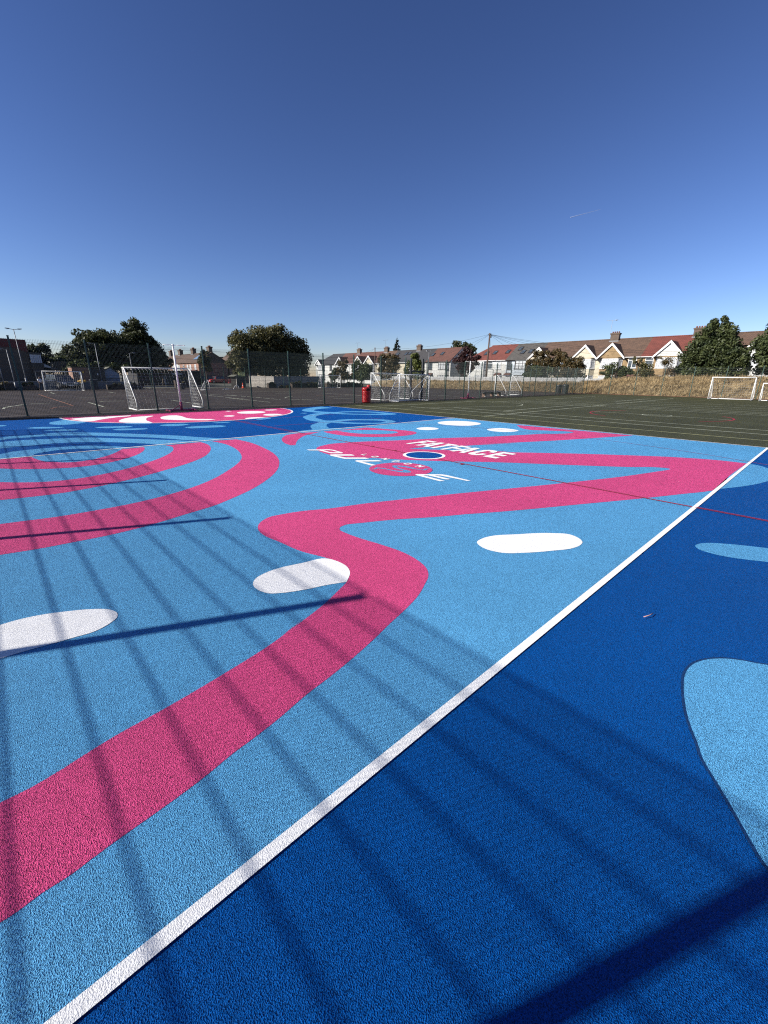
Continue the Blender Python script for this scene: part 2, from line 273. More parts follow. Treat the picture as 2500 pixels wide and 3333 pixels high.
ART['pink'] = [
  [[(-0.36,1.93),(-0.30,1.93),(-0.20,1.93),(-0.08,1.95),(0.02,1.96),(-0.09,1.95),(0.09,1.99),(0.35,2.02),(0.66,2.07),(1.07,2.16),(1.36,2.27),(1.12,2.18),(1.35,2.25),(1.57,2.33),(1.76,2.42),(1.90,2.49),(2.03,2.61),(2.08,2.71),(2.09,2.84),(2.05,3.02),(1.96,3.30),(1.92,3.66),(1.89,3.93),(1.92,4.13),(1.98,4.26),(2.09,4.38),(2.24,4.46),(2.41,4.45),(2.65,4.40),(2.98,4.26),(3.43,4.14),(4.15,3.88),(4.93,3.58),(5.54,3.33),(6.20,3.06),(6.74,2.85),(8.19,2.32),(9.10,2.06),(9.35,1.99),(9.49,1.97),(9.56,2.01),(9.55,2.08),(9.07,2.60),(8.38,3.42),(7.71,4.27),(7.21,4.84),(6.95,5.11),(7.43,4.61),(6.87,5.17),(5.98,6.28),(5.86,6.48),(5.62,6.76),(5.37,7.08),(5.31,7.37),(5.34,7.80),(5.40,8.07),(5.53,8.34),(5.65,8.48),(5.91,8.63),(6.19,8.72),(6.64,8.66),(8.22,8.01),(9.42,7.57),(10.42,7.03),(11.65,6.56),(12.53,6.23),(13.27,5.79),(13.60,5.72),(13.85,5.76),(13.92,5.87),(13.87,6.07),(13.60,6.56),(13.33,7.08),(13.49,7.39),(14.00,7.85),(14.33,8.10),(14.41,6.71),(14.48,5.47),(14.54,4.19),(13.19,4.68),(11.46,5.29),(10.30,5.78),(9.22,6.23),(10.29,5.68),(9.15,6.16),(8.68,6.35),(8.23,6.59),(7.64,6.85),(7.28,6.93),(7.37,6.76),(7.53,6.56),(7.76,6.29),(8.25,5.74),(8.81,5.13),(8.55,5.24),(9.74,4.01),(10.53,3.07),(11.19,2.14),(11.44,1.51),(11.46,1.06),(9.62,1.08),(8.12,1.06),(7.50,1.32),(6.80,1.63),(5.60,2.20),(5.05,2.46),(4.55,2.71),(4.10,2.96),(4.43,2.80),(3.73,3.14),(3.32,3.38),(2.94,3.55),(2.76,3.62),(2.67,3.60),(2.61,3.53),(2.60,3.41),(2.62,3.18),(2.67,2.90),(2.70,2.61),(2.67,2.38),(2.60,2.21),(2.51,2.11),(2.36,2.02),(2.18,1.93),(1.94,1.85),(1.75,1.80),(1.55,1.74),(1.12,1.64),(0.94,1.61),(0.73,1.56),(0.62,1.54),(0.48,1.52),(0.34,1.49),(0.20,1.47),(0.10,1.46),(0.00,1.45),(-0.07,1.44),(-0.14,1.43),(-0.21,1.43),(-0.28,1.42),(-0.31,1.42),(-0.36,1.42)]],
  [[(4.71,11.01),(4.75,10.25),(4.63,9.31),(4.41,8.34),(4.16,7.69),(3.93,7.26),(3.55,6.70),(3.12,6.23),(2.62,5.80),(2.22,5.54),(1.89,5.36),(1.50,5.24),(1.10,5.11),(0.66,5.04),(0.34,5.05),(0.04,5.07),(-0.23,5.12),(-0.36,5.13),(-0.36,6.29),(-0.21,6.25),(-0.05,6.22),(0.29,6.15),(0.67,6.14),(1.09,6.17),(1.51,6.28),(1.89,6.45),(2.17,6.62),(2.47,6.86),(2.92,7.33),(3.30,7.79),(3.62,8.28),(3.84,8.80),(4.06,9.59),(4.15,10.45),(4.08,11.12)]],
  [[(3.80,11.09),(3.79,10.62),(3.67,10.09),(3.46,9.58),(3.10,8.98),(2.54,8.42),(2.11,8.12),(1.58,7.79),(1.14,7.58),(0.76,7.46),(0.42,7.41),(0.11,7.45),(-0.18,7.52),(-0.36,7.65),(-0.36,8.98),(-0.15,8.81),(0.07,8.60),(0.40,8.38),(0.75,8.32),(1.16,8.43),(1.65,8.72),(2.05,9.07),(2.45,9.52),(2.76,10.00),(2.93,10.42),(3.00,10.81),(2.95,11.11)]],
  [[(2.48,11.13),(2.42,10.83),(2.26,10.41),(1.99,9.98),(1.66,9.65),(1.30,9.45),(0.89,9.42),(0.50,9.58),(0.12,9.87),(-0.12,10.14),(-0.37,10.35),(-0.37,11.38),(-0.09,11.33),(0.19,11.26),(0.38,11.26),(0.43,10.92),(0.52,10.52),(0.70,10.22),(0.91,10.02),(1.18,10.04),(1.51,10.29),(1.78,10.65),(2.03,11.15)]],
  [[(5.67,10.23),(5.93,10.61),(6.26,10.94),(6.58,11.05),(7.45,10.94),(7.06,10.77),(6.65,10.55),(6.14,10.08),(5.81,9.68),(5.53,9.28),(5.43,9.13),(5.33,9.17),(5.35,9.42),(5.45,9.76)]],
  [[(7.54,10.94),(7.45,10.54),(7.44,10.11),(7.49,9.71),(7.68,9.30),(8.07,8.93),(8.58,8.68),(9.15,8.65),(9.61,8.84),(9.80,9.11),(9.81,9.49),(9.59,10.15),(9.43,10.67),(9.32,10.93),(8.31,10.92)], [(8.02,10.89),(8.48,10.75),(8.96,10.37),(9.33,9.87),(9.38,9.53),(9.26,9.32),(8.91,9.22),(8.49,9.39),(8.18,9.69),(8.02,10.15),(8.00,10.61)]],
]
ART['light'] = [
  [[(-0.37,15.40),(-0.01,15.19),(0.22,15.35),(0.46,15.31),(0.70,15.30),(1.09,15.50),(1.47,15.40),(1.72,15.22),(1.85,15.11),(2.48,14.44),(3.22,13.47),(3.86,12.52),(4.02,12.18),(4.33,11.64),(4.71,11.01),(4.08,11.12),(3.77,11.46),(3.33,12.30),(3.04,12.78),(2.48,13.52),(1.89,14.22),(1.92,14.20),(1.26,14.72),(0.97,14.84),(0.55,14.79),(0.20,14.79),(-0.02,14.60),(-0.37,14.75)]],
  [[(-0.37,14.29),(-0.03,14.18),(0.18,14.25),(0.51,14.24),(0.96,14.12),(1.31,14.03),(1.84,13.73),(1.97,13.58),(2.53,12.91),(3.08,12.24),(3.56,11.61),(3.80,11.09),(2.96,11.14),(2.70,11.62),(2.22,12.29),(1.71,12.78),(1.20,13.07),(0.87,13.12),(0.65,13.07),(0.44,13.03),(0.24,12.99),(0.04,12.99),(-0.06,12.94),(-0.37,13.04)]],
  [[(-0.37,12.04),(-0.08,12.02),(0.11,12.22),(0.30,12.30),(0.60,12.35),(0.91,12.36),(1.27,12.29),(1.60,12.14),(1.29,12.54),(1.60,12.13),(2.04,11.59),(2.28,11.22),(2.48,11.13),(2.03,11.15),(1.85,11.40),(1.52,11.63),(1.11,11.86),(0.86,11.86),(0.70,11.78),(0.55,11.68),(0.45,11.49),(0.40,11.24),(-0.10,11.25),(-0.37,11.17)]],
  [[(-0.01,18.91),(0.07,18.95),(0.17,18.84),(0.23,18.63),(0.16,18.52),(0.06,18.45),(-0.02,18.41)]],
  [[(0.66,17.44),(0.85,17.55),(1.12,17.47),(1.39,17.23),(1.60,17.01),(1.50,16.89),(1.22,16.92),(0.95,17.05),(0.76,17.23)]],
  [[(1.01,16.40),(1.17,16.45),(1.44,16.37),(1.77,16.14),(1.83,15.96),(1.73,15.84),(1.46,15.88),(1.21,16.11)]],
  [[(2.31,16.33),(2.48,16.44),(2.84,16.35),(3.24,16.18),(3.34,15.97),(3.20,15.80),(2.84,15.81),(2.47,16.02)]],
  [[(2.64,15.41),(2.81,15.53),(3.17,15.36),(3.50,15.21),(3.55,15.01),(3.41,14.87),(2.98,14.96),(2.72,15.11)]],
  [[(4.13,15.90),(4.51,15.98),(4.93,15.74),(4.98,15.40),(4.53,15.23),(4.14,15.53)]],
  [[(4.55,14.67),(4.82,14.79),(5.29,14.74),(5.72,14.52),(5.79,14.18),(5.58,14.06),(5.07,14.13),(4.64,14.28)]],
  [[(5.82,15.56),(6.10,15.58),(6.41,15.51),(6.44,15.32),(6.18,15.25),(5.88,15.32)]],
  [[(7.67,15.83),(8.04,16.06),(8.42,16.02),(8.35,15.83),(8.08,15.64),(7.68,15.55)]],
  [[(3.36,17.60),(3.40,16.93),(3.57,16.65),(3.95,16.49),(4.26,16.82)]],
  [[(10.62,17.29),(10.91,17.34),(10.92,17.12),(10.69,16.98)]],
  [[(1.36,18.68),(1.44,19.09),(1.59,19.36),(1.84,19.66),(2.07,19.90),(2.31,19.21),(2.55,18.77),(2.38,18.43),(2.13,18.05),(1.81,17.84),(1.91,17.84),(1.61,17.91),(1.39,18.21)]],
  [[(14.06,20.55),(13.30,20.18),(12.50,19.68),(11.91,19.11),(11.62,18.70),(11.39,18.09),(11.41,17.52),(11.54,16.89),(10.98,16.67),(10.17,16.05),(9.73,15.61),(9.48,15.13),(9.16,14.31),(9.08,13.72),(9.13,13.44),(8.65,13.07),(8.23,12.68),(7.98,12.34),(7.69,11.83),(7.53,11.48),(7.57,11.59),(7.10,11.52),(6.62,11.19),(8.29,10.99),(9.50,11.00),(9.37,11.03),(8.82,11.18),(8.42,11.47),(8.19,11.52),(8.41,11.95),(8.66,12.35),(8.93,12.67),(9.32,12.96),(9.43,12.61),(9.65,12.22),(10.05,11.84),(10.55,11.57),(11.02,11.50),(11.35,11.60),(11.51,11.72),(11.74,12.13),(11.74,12.66),(11.23,13.23),(10.74,13.60),(10.25,13.69),(9.79,13.58),(9.65,13.69),(9.74,14.27),(9.90,14.82),(10.11,15.21),(10.45,15.62),(10.92,15.98),(11.64,16.30),(11.83,15.81),(12.13,15.35),(12.84,14.59),(13.40,14.19),(13.82,14.13),(14.11,14.33),(14.18,15.02),(14.03,15.95),(13.27,16.78),(12.67,16.91),(12.29,16.90),(12.11,17.20),(11.98,17.86),(12.11,18.36),(12.78,18.96),(13.51,19.19),(13.98,19.22)], [(12.23,16.40),(12.77,16.45),(13.37,16.03),(13.73,15.33),(13.73,14.80),(13.19,14.99),(12.53,15.56),(12.25,16.07)], [(9.80,13.11),(10.21,13.16),(10.81,12.97),(11.27,12.37),(11.22,11.94),(10.80,11.84),(10.29,12.12),(9.94,12.59)]],
  [[(11.46,1.06),(11.40,0.89),(11.15,0.69),(10.70,0.47),(10.22,0.35),(9.65,0.55),(9.23,0.65),(8.74,0.82),(8.37,0.98),(8.12,1.06),(9.62,1.08)]],
  [[(5.12,0.69),(5.22,0.68),(5.34,0.61),(5.41,0.53),(5.63,0.16),(5.72,-0.03),(5.57,-0.10),(5.26,-0.06),(5.17,0.12),(5.09,0.26),(5.03,0.39),(5.01,0.54),(5.04,0.64)]],
  [[(2.14,0.08),(2.29,0.15),(2.44,0.20),(2.56,0.23),(2.68,0.25),(2.83,0.24),(2.95,0.19),(3.04,0.12),(3.10,0.04),(3.13,-0.02),(3.16,-0.07),(3.05,-0.28),(2.65,-0.45),(2.09,-0.48),(1.74,-0.41),(1.64,-0.32),(1.70,-0.21),(1.78,-0.15),(1.87,-0.09),(1.97,-0.02),(2.07,0.05)]],
]
ART['white'] = [
  [[(12.52,10.43),(12.97,10.66),(13.51,10.61),(13.87,10.28),(13.91,9.61),(13.63,9.21),(13.10,9.04),(12.57,9.14),(12.27,9.57),(12.24,10.00)]],
  [[(10.47,9.64),(10.81,9.78),(11.09,9.70),(11.19,9.40),(11.05,9.15),(10.73,9.06),(10.43,9.16),(10.36,9.43)]],
  [[(12.21,7.99),(12.63,8.05),(12.97,7.88),(12.99,7.47),(12.77,7.13),(12.41,7.09),(12.04,7.26),(11.95,7.57)]],
  [[(3.48,2.28),(3.59,2.30),(3.73,2.28),(4.00,2.12),(4.35,1.86),(4.45,1.72),(4.41,1.60),(4.33,1.53),(4.24,1.51),(4.07,1.53),(3.87,1.63),(3.61,1.79),(3.43,1.95),(3.39,2.10),(3.42,2.21)]],
  [[(1.29,2.97),(1.35,3.05),(1.48,3.10),(1.64,3.10),(1.81,3.06),(2.04,3.00),(2.09,2.84),(2.08,2.71),(2.03,2.61),(1.90,2.49),(1.76,2.55),(1.54,2.62),(1.41,2.68),(1.31,2.76),(1.28,2.86)]],
  [[(-0.32,3.58),(-0.27,3.58),(-0.17,3.58),(-0.07,3.56),(0.09,3.49),(0.24,3.40),(0.33,3.31),(0.36,3.23),(0.35,3.16),(0.29,3.10),(0.19,3.06),(0.09,3.07),(-0.01,3.08),(-0.15,3.10),(-0.28,3.11),(-0.33,3.11)]],
  [[(2.12,20.07),(2.72,20.39),(3.61,20.36),(4.28,20.42),(4.14,20.09),(3.63,19.80),(3.17,19.37),(2.86,18.98),(2.64,18.63),(2.44,18.78),(2.23,19.45)]],
  [[(3.35,18.10),(3.48,18.52),(3.74,19.06),(4.09,19.47),(4.54,19.67),(4.95,19.72),(4.85,19.45),(4.57,19.03),(4.31,18.26),(4.19,17.64),(4.17,17.15),(4.15,16.77),(3.68,17.13),(3.35,17.57)]],
  [[(4.88,18.45),(5.14,19.11),(5.48,19.45),(5.76,19.34),(5.80,18.94),(5.73,18.24),(5.71,17.72),(5.86,17.28),(6.20,16.99),(6.42,16.71),(6.02,16.50),(5.45,16.96),(5.03,17.43),(4.83,17.81)]],
  [[(8.44,19.29),(8.90,19.66),(9.35,19.63),(9.66,19.24),(9.61,18.73),(9.22,18.37),(8.72,18.33),(8.39,18.56)]],
  [[(10.20,19.97),(10.52,20.12),(10.79,19.99),(10.74,19.66),(10.39,19.48),(10.18,19.63)]],
  [[(7.21,17.88),(7.48,18.04),(7.64,17.96),(7.60,17.64),(7.39,17.45),(7.22,17.57)]],
  [[(8.29,20.32),(8.48,20.41),(8.55,20.14),(8.34,20.06)]],
  [[(8.86,17.50),(9.19,17.74),(9.55,17.58),(9.62,17.09),(9.31,16.94),(8.96,16.83),(8.77,17.01)]],
  [[(7.43,16.27),(7.66,16.54),(7.98,16.59),(8.32,16.34),(8.27,16.18),(7.88,16.06),(7.44,15.96)]],
]
ART['letters'] = [
  [[(5.260,8.361),(5.694,8.058),(5.734,7.912),(5.678,7.489),(5.619,7.426),(5.420,7.589),(5.416,7.733),(5.435,8.028),(5.426,8.084),(5.256,8.224)], [(5.515,8.031),(5.625,7.961),(5.658,7.874),(5.634,7.582),(5.522,7.665),(5.495,7.735)]],
  [[(5.274,7.438),(5.338,7.474),(5.691,7.183),(5.666,7.043),(5.621,7.037),(5.339,7.269),(5.352,6.968),(5.674,6.702),(5.677,6.550),(5.588,6.583),(5.245,6.868),(5.241,7.018),(5.237,7.336)]],
  [[(5.269,6.547),(5.343,6.580),(5.698,6.300),(5.679,6.160),(5.340,6.397),(5.323,5.958),(5.224,5.970),(5.253,6.469)]],
  [[(5.291,4.873),(5.357,4.883),(5.685,4.584),(5.709,4.482),(5.687,3.950),(5.629,3.980),(5.592,4.531),(5.522,4.619),(5.519,4.252),(5.457,4.264),(5.430,4.334),(5.437,4.676),(5.369,4.749),(5.337,4.228),(5.258,4.276),(5.279,4.768)]],
]
ART['disc'] = [
  [[(4.979,5.769),(5.104,5.873),(5.266,5.954),(5.489,5.993),(5.700,5.928),(5.865,5.790),(5.978,5.602),(6.043,5.375),(6.007,5.158),(5.892,4.961),(5.751,4.839),(5.626,4.791),(5.492,4.791),(5.263,4.838),(5.081,4.921),(4.918,5.109),(4.861,5.324),(4.860,5.514),(4.909,5.668)]],
]
ART['slogo'] = [
  [[(4.985,5.772),(5.054,5.714),(5.179,5.784),(5.229,5.709),(5.261,5.411),(5.329,5.219),(5.366,5.219),(5.394,5.339),(5.451,5.608),(5.493,5.676),(5.543,5.704),(5.627,5.651),(5.677,5.583),(5.707,5.308),(5.698,5.099),(5.730,5.064),(5.816,5.115),(5.940,5.011),(5.829,5.047),(5.757,5.001),(5.703,5.014),(5.665,5.087),(5.625,5.267),(5.605,5.512),(5.556,5.579),(5.512,5.573),(5.459,5.366),(5.423,5.093),(5.375,5.056),(5.313,5.077),(5.263,5.135),(5.216,5.345),(5.184,5.639),(5.149,5.709),(5.064,5.665),(4.969,5.754)]],
]
ST = .0013; Z0 = -.006
A_N, C_N, B_U, D_U, END_N = 1.027, 11.258, 14.684, 6.773, 20.85
sheet('ground', [rect(-6000, 6000, -6000, 6000)], -.05, M['lane'])
sheet('asphalt_playground', [rect(-120, 54.6, -40, 62)], Z0, M['asphalt'])
sheet('green_court', [rect(B_U, 54.2, -25, 21.6)], Z0+ST, M['green'])
sheet('near_black_strip', [[[(-9, 20.72), (2.1, 20.72), (1.75, 21.5), (.4, 22.0), (-9, 22.2)]]], Z0+ST, M['near_black'])  # near-black flat strip laid over the asphalt along the far court edge
sheet('dark_blue_court_far', [rect(-9, B_U, C_N, END_N-.15)], Z0+ST, M['db'])
sheet('dark_blue_court_near', [rect(-9, B_U, -12, A_N)], Z0+ST, M['db'])
sheet('light_blue_court', [rect(-9, B_U, A_N, C_N)], Z0+ST, M['lb'])
sheet('light_blue_paint', [[smooth(l) for l in s] for s in ART['light']], Z0+2*ST, M['lb'])
sheet('pink_paint', [[smooth(l) for l in s] for s in ART['pink']], Z0+2*ST, M['pink'])
GC = (6.70, 20.8)
sheet('goal_circle_outline', [[[(x, y) for x, y in arcpts(GC[0], GC[1], 4.86, 180, 360)]]], Z0+3*ST, M['wp'])
sheet('goal_circle', [[[(x, y) for x, y in arcpts(GC[0], GC[1], 4.78, 180, 360)]]], Z0+4*ST, M['pink'])
sheet('pink_logo_disc', [[arcpts(5.452, 5.392, .598, 0, 354, 59)]], Z0+4*ST, M['pink'])
def keep(s, t):   # white shapes cut by the goal circle stop at its outline
    a = np.array(s[0]); return (a[:, 1].mean() > 14) == t
def clipcirc(l): return [(GC[0]+(x-GC[0])*min(1, 4.80/max(1e-6, math.hypot(x-GC[0], y-GC[1]))), min(GC[1], GC[1]+(y-GC[1])*min(1, 4.80/max(1e-6, math.hypot(x-GC[0], y-GC[1]))))) for x, y in l]
sheet('white_paint', [[smooth(s[0])] for s in ART['white'] if keep(s, False)], Z0+3*ST, M['wp'])
sheet('white_paint', [[clipcirc(smooth(s[0]))] for s in ART['white'] if keep(s, True)], Z0+5*ST, M['wp'])
sheet('blue_logo_letter', [[smooth(s[0])] for s in ART['slogo']], Z0+5*ST, M['lb'])
sheet('logo_lettering', [[l for l in s] for s in ART['letters']], Z0+5*ST, M['wp'])
sheet('centre_circle_ring', [[arcpts(6.885, 6.085, .475, 0, 355, 71)]], Z0+4*ST, M['wp'])
sheet('centre_circle', [[arcpts(6.885, 6.085, .405, 0, 355, 71)]], Z0+5*ST, M['db'])
GL = {
 'F': ([(0,0),(0,1),(1,1),(1,.8),(.34,.8),(.34,.6),(.86,.6),(.86,.41),(.34,.41),(.34,0)],),
 'A': ([(0,0),(.33,1),(.67,1),(1,0),(.69,0),(.635,.19),(.365,.19),(.31,0)], [(.42,.37),(.58,.37),(.5,.72)]),
 'T': ([(.33,0),(.33,.8),(0,.8),(0,1),(1,1),(1,.8),(.67,.8),(.67,0)],),
 'C': ([(1,.36),(.98,.15),(.8,.01),(.5,-.02),(.2,.01),(.03,.16),(0,.5),(.03,.84),(.2,.99),(.5,1.02),(.8,.99),(.98,.85),(1,.66),(.67,.66),(.64,.79),(.5,.82),(.38,.79),(.34,.5),(.38,.21),(.5,.18),(.64,.22),(.67,.36)],),
 'E': ([(0,0),(0,1),(1,1),(1,.8),(.34,.8),(.34,.6),(.9,.6),(.9,.41),(.34,.41),(.34,.2),(1,.2),(1,0)],),
 'L': ([(0,0),(0,1),(.26,1),(.26,.2),(1,.2),(1,0)],),
 'O': ([(.2,0),(0,.2),(0,.8),(.2,1),(.8,1),(1,.8),(1,.2),(.8,0)], [(.28,.22),(.72,.22),(.72,.78),(.28,.78)]),
 'N': ([(0,0),(0,1),(.28,1),(.74,.42),(.74,1),(1,1),(1,0),(.74,0),(.26,.6),(.26,0)],),
 'D': ([(0,0),(0,1),(.7,1),(1,.75),(1,.25),(.7,0)], [(.26,.2),(.62,.2),(.74,.35),(.74,.65),(.62,.8),(.26,.8)])}
def word(items, u0, hgt): # items: (letter, n at its left side, width); letters run towards -n with their tops towards +u
    return [[[(u0+b*hgt, n0-a*wd) for a, b in lp] for lp in GL[ch]] for ch, n0, wd in items]
sheet('court_lettering', word([('F',7.53,.35),('A',7.20,.42),('T',6.80,.36),('F',6.38,.33),('A',6.09,.42),('C',5.62,.38),('E',5.15,.34)], 7.78, .87), Z0+6*ST, M['wp'])
sheet('small_court_lettering', word([(c, 7.03-.33*i, .13) for i, c in enumerate('LONDON')], 5.82, .17), Z0+6*ST, M['wp'])
W5 = .05
# white netball lines
sheet('court_lines', [[[(-9, A_N-.025), (B_U, A_N-.025), (B_U, A_N+.027), (-9, A_N+.027)]], [[(-9, C_N-.03), (B_U, C_N-.03), (B_U, C_N+.03), (-9, C_N+.03)]],
   [[(B_U-.03, -12), (B_U+.02, -12), (B_U+.02, END_N-.15), (B_U-.03, END_N-.15)]]], Z0+7*ST, M['wp'])
sheet('red_court_lines', [stroke([(D_U, 11.23), (D_U, 6.58)], .042), stroke([(D_U, 5.59), (D_U, 1.06)], .042)], Z0+7*ST, M['darkline'])
sheet('red_court_lines', [stroke([(D_U-.018, 1.02), (D_U-.018, -4)], .02), stroke([(D_U+.024, 1.02), (D_U+.024, -4)], .02), stroke([(D_U-.06, 11.3), (D_U-.06, 15.9)], .022), stroke([(D_U+.06, 11.3), (D_U+.06, 15.9)], .022),
    stroke([(7.05, 13.2), (9.6, 13.1), (12, 13.1)], .022), stroke([(8.3, 15.6), (9.95, 15.85), (12, 15.9)], .022), stroke([(D_U, 6.95), (D_U+.09, 6.95)], .05), stroke([(D_U, 7.75), (D_U+.09, 7.75)], .05), stroke([(D_U, 4.9), (D_U-.12, 4.9)], .06), stroke([(D_U, 15.2), (7.7, 15.4)], .03)], Z0+8*ST, M['red'])
sheet('dark_court_line', [stroke(smooth([(11.1, 11.9), (11.62, 10.4), (12.2, 9.05), (12.55, 7.6), (12.75, 5.9), (12.7, 4.4), (12.32, 2.6), (11.72, 1.05), (11.2, .1)])[:-6], .022)], Z0+8*ST, M['darkline'])
# pale games lines on the green court
gl = []
def uline(u, n0, n1, wd=.05): gl.append(stroke([(u, n0), (u, n1)], wd))
def nline(n, u0, u1, wd=.05): gl.append(stroke([(u0, n), (u1, n)], wd))
for u_, a, b in [(18.42,-20,17.5),(20.0,-20,15.5),(28.8,-20,17.5),(30.1,-20,18),(31.4,-20,17.6),(33.6,-20,17.5),(36.2,-20,12.4),(39.5,-20,13.5)]: uline(u_, a, b, .065)
for n_, a, b in [(11.05,16.45,31.4),(12.25,20.0,28.8),(17.5,34.9,46),(12.4,37,46),(11.15,33.5,48.5),(17.5,27.1,28.9),(18.9,15.5,27)]: nline(n_, a, b, .06)
gl.append(stroke([(24.1,9.1),(24.2,3.2)], .05))
gl.append(stroke(arcpts(24.6, 17.3, 3.2, -90, 78), .045)); gl.append(stroke([(14.9,17.6),(24.4,14.1)], .04)); gl.append(stroke(arcpts(24.2, 6.1, .62, 0, 355, 50), .05))
sheet('pale_court_lines', gl, Z0+2*ST, M['pale'])
sheet('yellow_court_line', [stroke([(16.5, -20), (16.5, 20.4)], .06)], Z0+3*ST, M['yellowline'])
sheet('red_semicircle_lines', [stroke(arcpts(24.2, 6.1, 3.0, 45, 150), .07), stroke(arcpts(24.2, 6.1, 3.0, 225, 310), .07)], Z0+4*ST, M['red'])
# worn lines on the asphalt playground beyond the fence
pl = [stroke(p, .09) for p in [[(4.42,27),(4.42,31.6)],[(.38,27.7),(.46,28.7),(.72,29.6),(1.25,30.9),(1.8,31.6),(2.6,31.9)],[(-6,34.5),(3.6,34.0)],[(4.25,46.5),(4.25,50.7)],[(5.05,31.8),(5.35,32.3),(6.5,32.3)],[(4.9,38.8),(7.1,38.6)],
   [(8.78,46.3),(8.78,49.7)],[(15.9,28.4),(15.9,38.2)],[(13.7,25.9),(13.7,32.7)],[(17.45,30.5),(18.2,31.6),(18.8,32.2),(19.5,32.6)],[(21.4,39.4),(24.5,39.4)],[(16.6,28.9),(18,26.1)],[(9.2,26.2),(9.2,31.6)],[(12.9,47.3),(15.9,35.4)],[(14.0,30.6),(14.0,38.2)],
   [(20,27.5),(30,27.5)],[(22,31),(34,31)],[(26,24.5),(26,38)],[(30,34),(44,34)],[(33,25),(33,40)],[(10.6,25.8),(12.8,25.8)],[(18,44),(32,44)]]]
sheet('white_playground_lines', pl, Z0+ST, M['pale'])
sheet('orange_playground_lines', [stroke(p, .07) for p in [[(2.1,26.6),(2.35,27.4),(2.65,27.95),(3.28,28.6)],[(3.1,46),(3.13,40.2),(3.2,36.3),(3.28,28.6)],[(22,33),(28,33)]]], Z0+2*ST, M['orange'])

# darker overspray where the near light blue shape was cut in, and an old repaired spot
nb = [smooth(s[0]) for s in ART['light'] if np.array(s[0])[:, 1].max() < .9 and np.array(s[0])[:, 0].min() < 3]
sheet('overspray_edge', [stroke(l+l[:1], .028) for l in nb], Z0+1.5*ST, M['overspray'])
# ------------------------------------------------------------------ embankment with dry grass
def crest(n): return 1.08+.82*min(1, max(0, (26-n)/9))
def bank_z(u, n):
    t = min(1, max(0, (u-55.1)/5.2)); t = t*t*(3-2*t)
    return crest(n)*t+(.10*math.sin(u*1.7+n*.9)+.08*math.sin(n*2.3-u)+.06*math.sin(n*5.1))*t*(1-.4*t)
def grid(name, us, ns, fz, m):
    vs = [(u, n, fz(u, n)) for n in ns for u in us]; k = len(us)
    fs = [(j*k+i, j*k+i+1, (j+1)*k+i+1, (j+1)*k+i) for j in range(len(ns)-1) for i in range(k-1)]
    me = bpy.data.meshes.new(name); me.from_pydata(vs, [], fs); me.materials.append(m); me.polygons.foreach_set('use_smooth', [True]*len(fs)); me.update()
    return struct(link(name, me))
grid('embankment', [55.0+.35*i for i in range(26)]+[66, 70], [-30+.6*i for i in range(160)], bank_z, M['earth'])
sheet('leaf_litter_strip', [[[(54.25,-25),(55.3,-25),(55.3,22),(54.25,24)]], [[(54.7,24),(55.3,24),(55.3,60),(54.7,60)]]], .012, M['rust'])
vs, fs = [], []
for i in range(52000):
    n_ = rnd.uniform(-9, 62) if rnd.random() < .4 else rnd.uniform(-6, 32); t = rnd.random()**.75; u_ = 55.15+t*6.4
    z_ = bank_z(u_, n_); a = rnd.uniform(0, math.tau); h_ = rnd.uniform(.12, .34)*(1+.9*(rnd.random() < .06)); wd = rnd.uniform(.02, .05)
    dx, dy = math.cos(a)*wd, math.sin(a)*wd; lx, ly = rnd.gauss(-.06, .12), rnd.gauss(0, .13); k = len(vs)
    vs += [(u_-dx, n_-dy, z_-.03), (u_+dx, n_+dy, z_-.03), (u_+lx, n_+ly, z_+h_)]; fs.append((k, k+1, k+2))
me = bpy.data.meshes.new('dry_grass'); me.from_pydata(vs, [], fs); me.materials.append(M['straw']); me.update()
o = tag(link('dry_grass', me), 'tall straw coloured dry grass covering the bank below the houses', 'grass'); o['kind'] = 'stuff'
# ------------------------------------------------------------------ welded mesh fences
_pc = {}
def mesh_panel(wd, hz=3.0, dense=1.2, vs=.05, hs=.2, hd=.05, wv=.0065, wh=.008, base=.04):
    """panel in the x-z plane from x=0: thin uprights, twin rungs, close rungs in the rebound zone"""
    key = (round(wd, 2), hz, dense, vs, hs, hd, wv, wh)
    if key in _pc: return _pc[key]
    b = MB()
    n = max(1, int(round(wd/vs)))
    for i in range(n+1):
        x = wd*i/n; b.box(x-wv/2, x+wv/2, -wv/2, wv/2, base, hz-.03)
    z = base+.02
    while z < dense: b.box(0, wd, wv/2+.0004, wv/2+.0004+wv*.8, z-wh/2, z+wh/2); z += hd
    while z < hz-.02:
        for sd in (-1, 1): b.box(0, wd, *((wv/2+.0004, wv/2+wh) if sd > 0 else (-wv/2-wh, -wv/2-.0004)), z-wh*.5, z+wh*.5)
        z += hs
    _pc[key] = b.mesh('mesh_panel', M['wire']); return _pc[key]
def post_mesh(h, w_=.06, m='fence'):
    key = (h, w_, m)
    if key not in _pc:
        b = MB(); b.box(-w_/2, w_/2, -w_/2, w_/2, 0, h); b.box(-w_/2-.006, w_/2+.006, -w_/2-.006, w_/2+.006, h, h+.02); b.box(-w_*1.2, w_*1.2, -w_*1.2, w_*1.2, .004, .018)
        _pc[key] = b.mesh('post', M[m])
    return _pc[key]
def fence(label, p0, ang, stops, hz=3.0, pw=.06, skip=(), group=None, ph=None, **kw):
    t = thing('mesh_fence', label, 'fence', p0, ang, group)
    for s in stops:
        o = link('post', post_mesh(ph or hz+.02, pw), t, (s, 0, 0))
    for i, (a, b) in enumerate(zip(stops, stops[1:])):
        if i in skip: continue
        link('mesh_panel', mesh_panel(round(b-a-pw, 2), hz-.03, **kw), t, (a+pw/2, 0, 0))
    return t
FN = 22.45
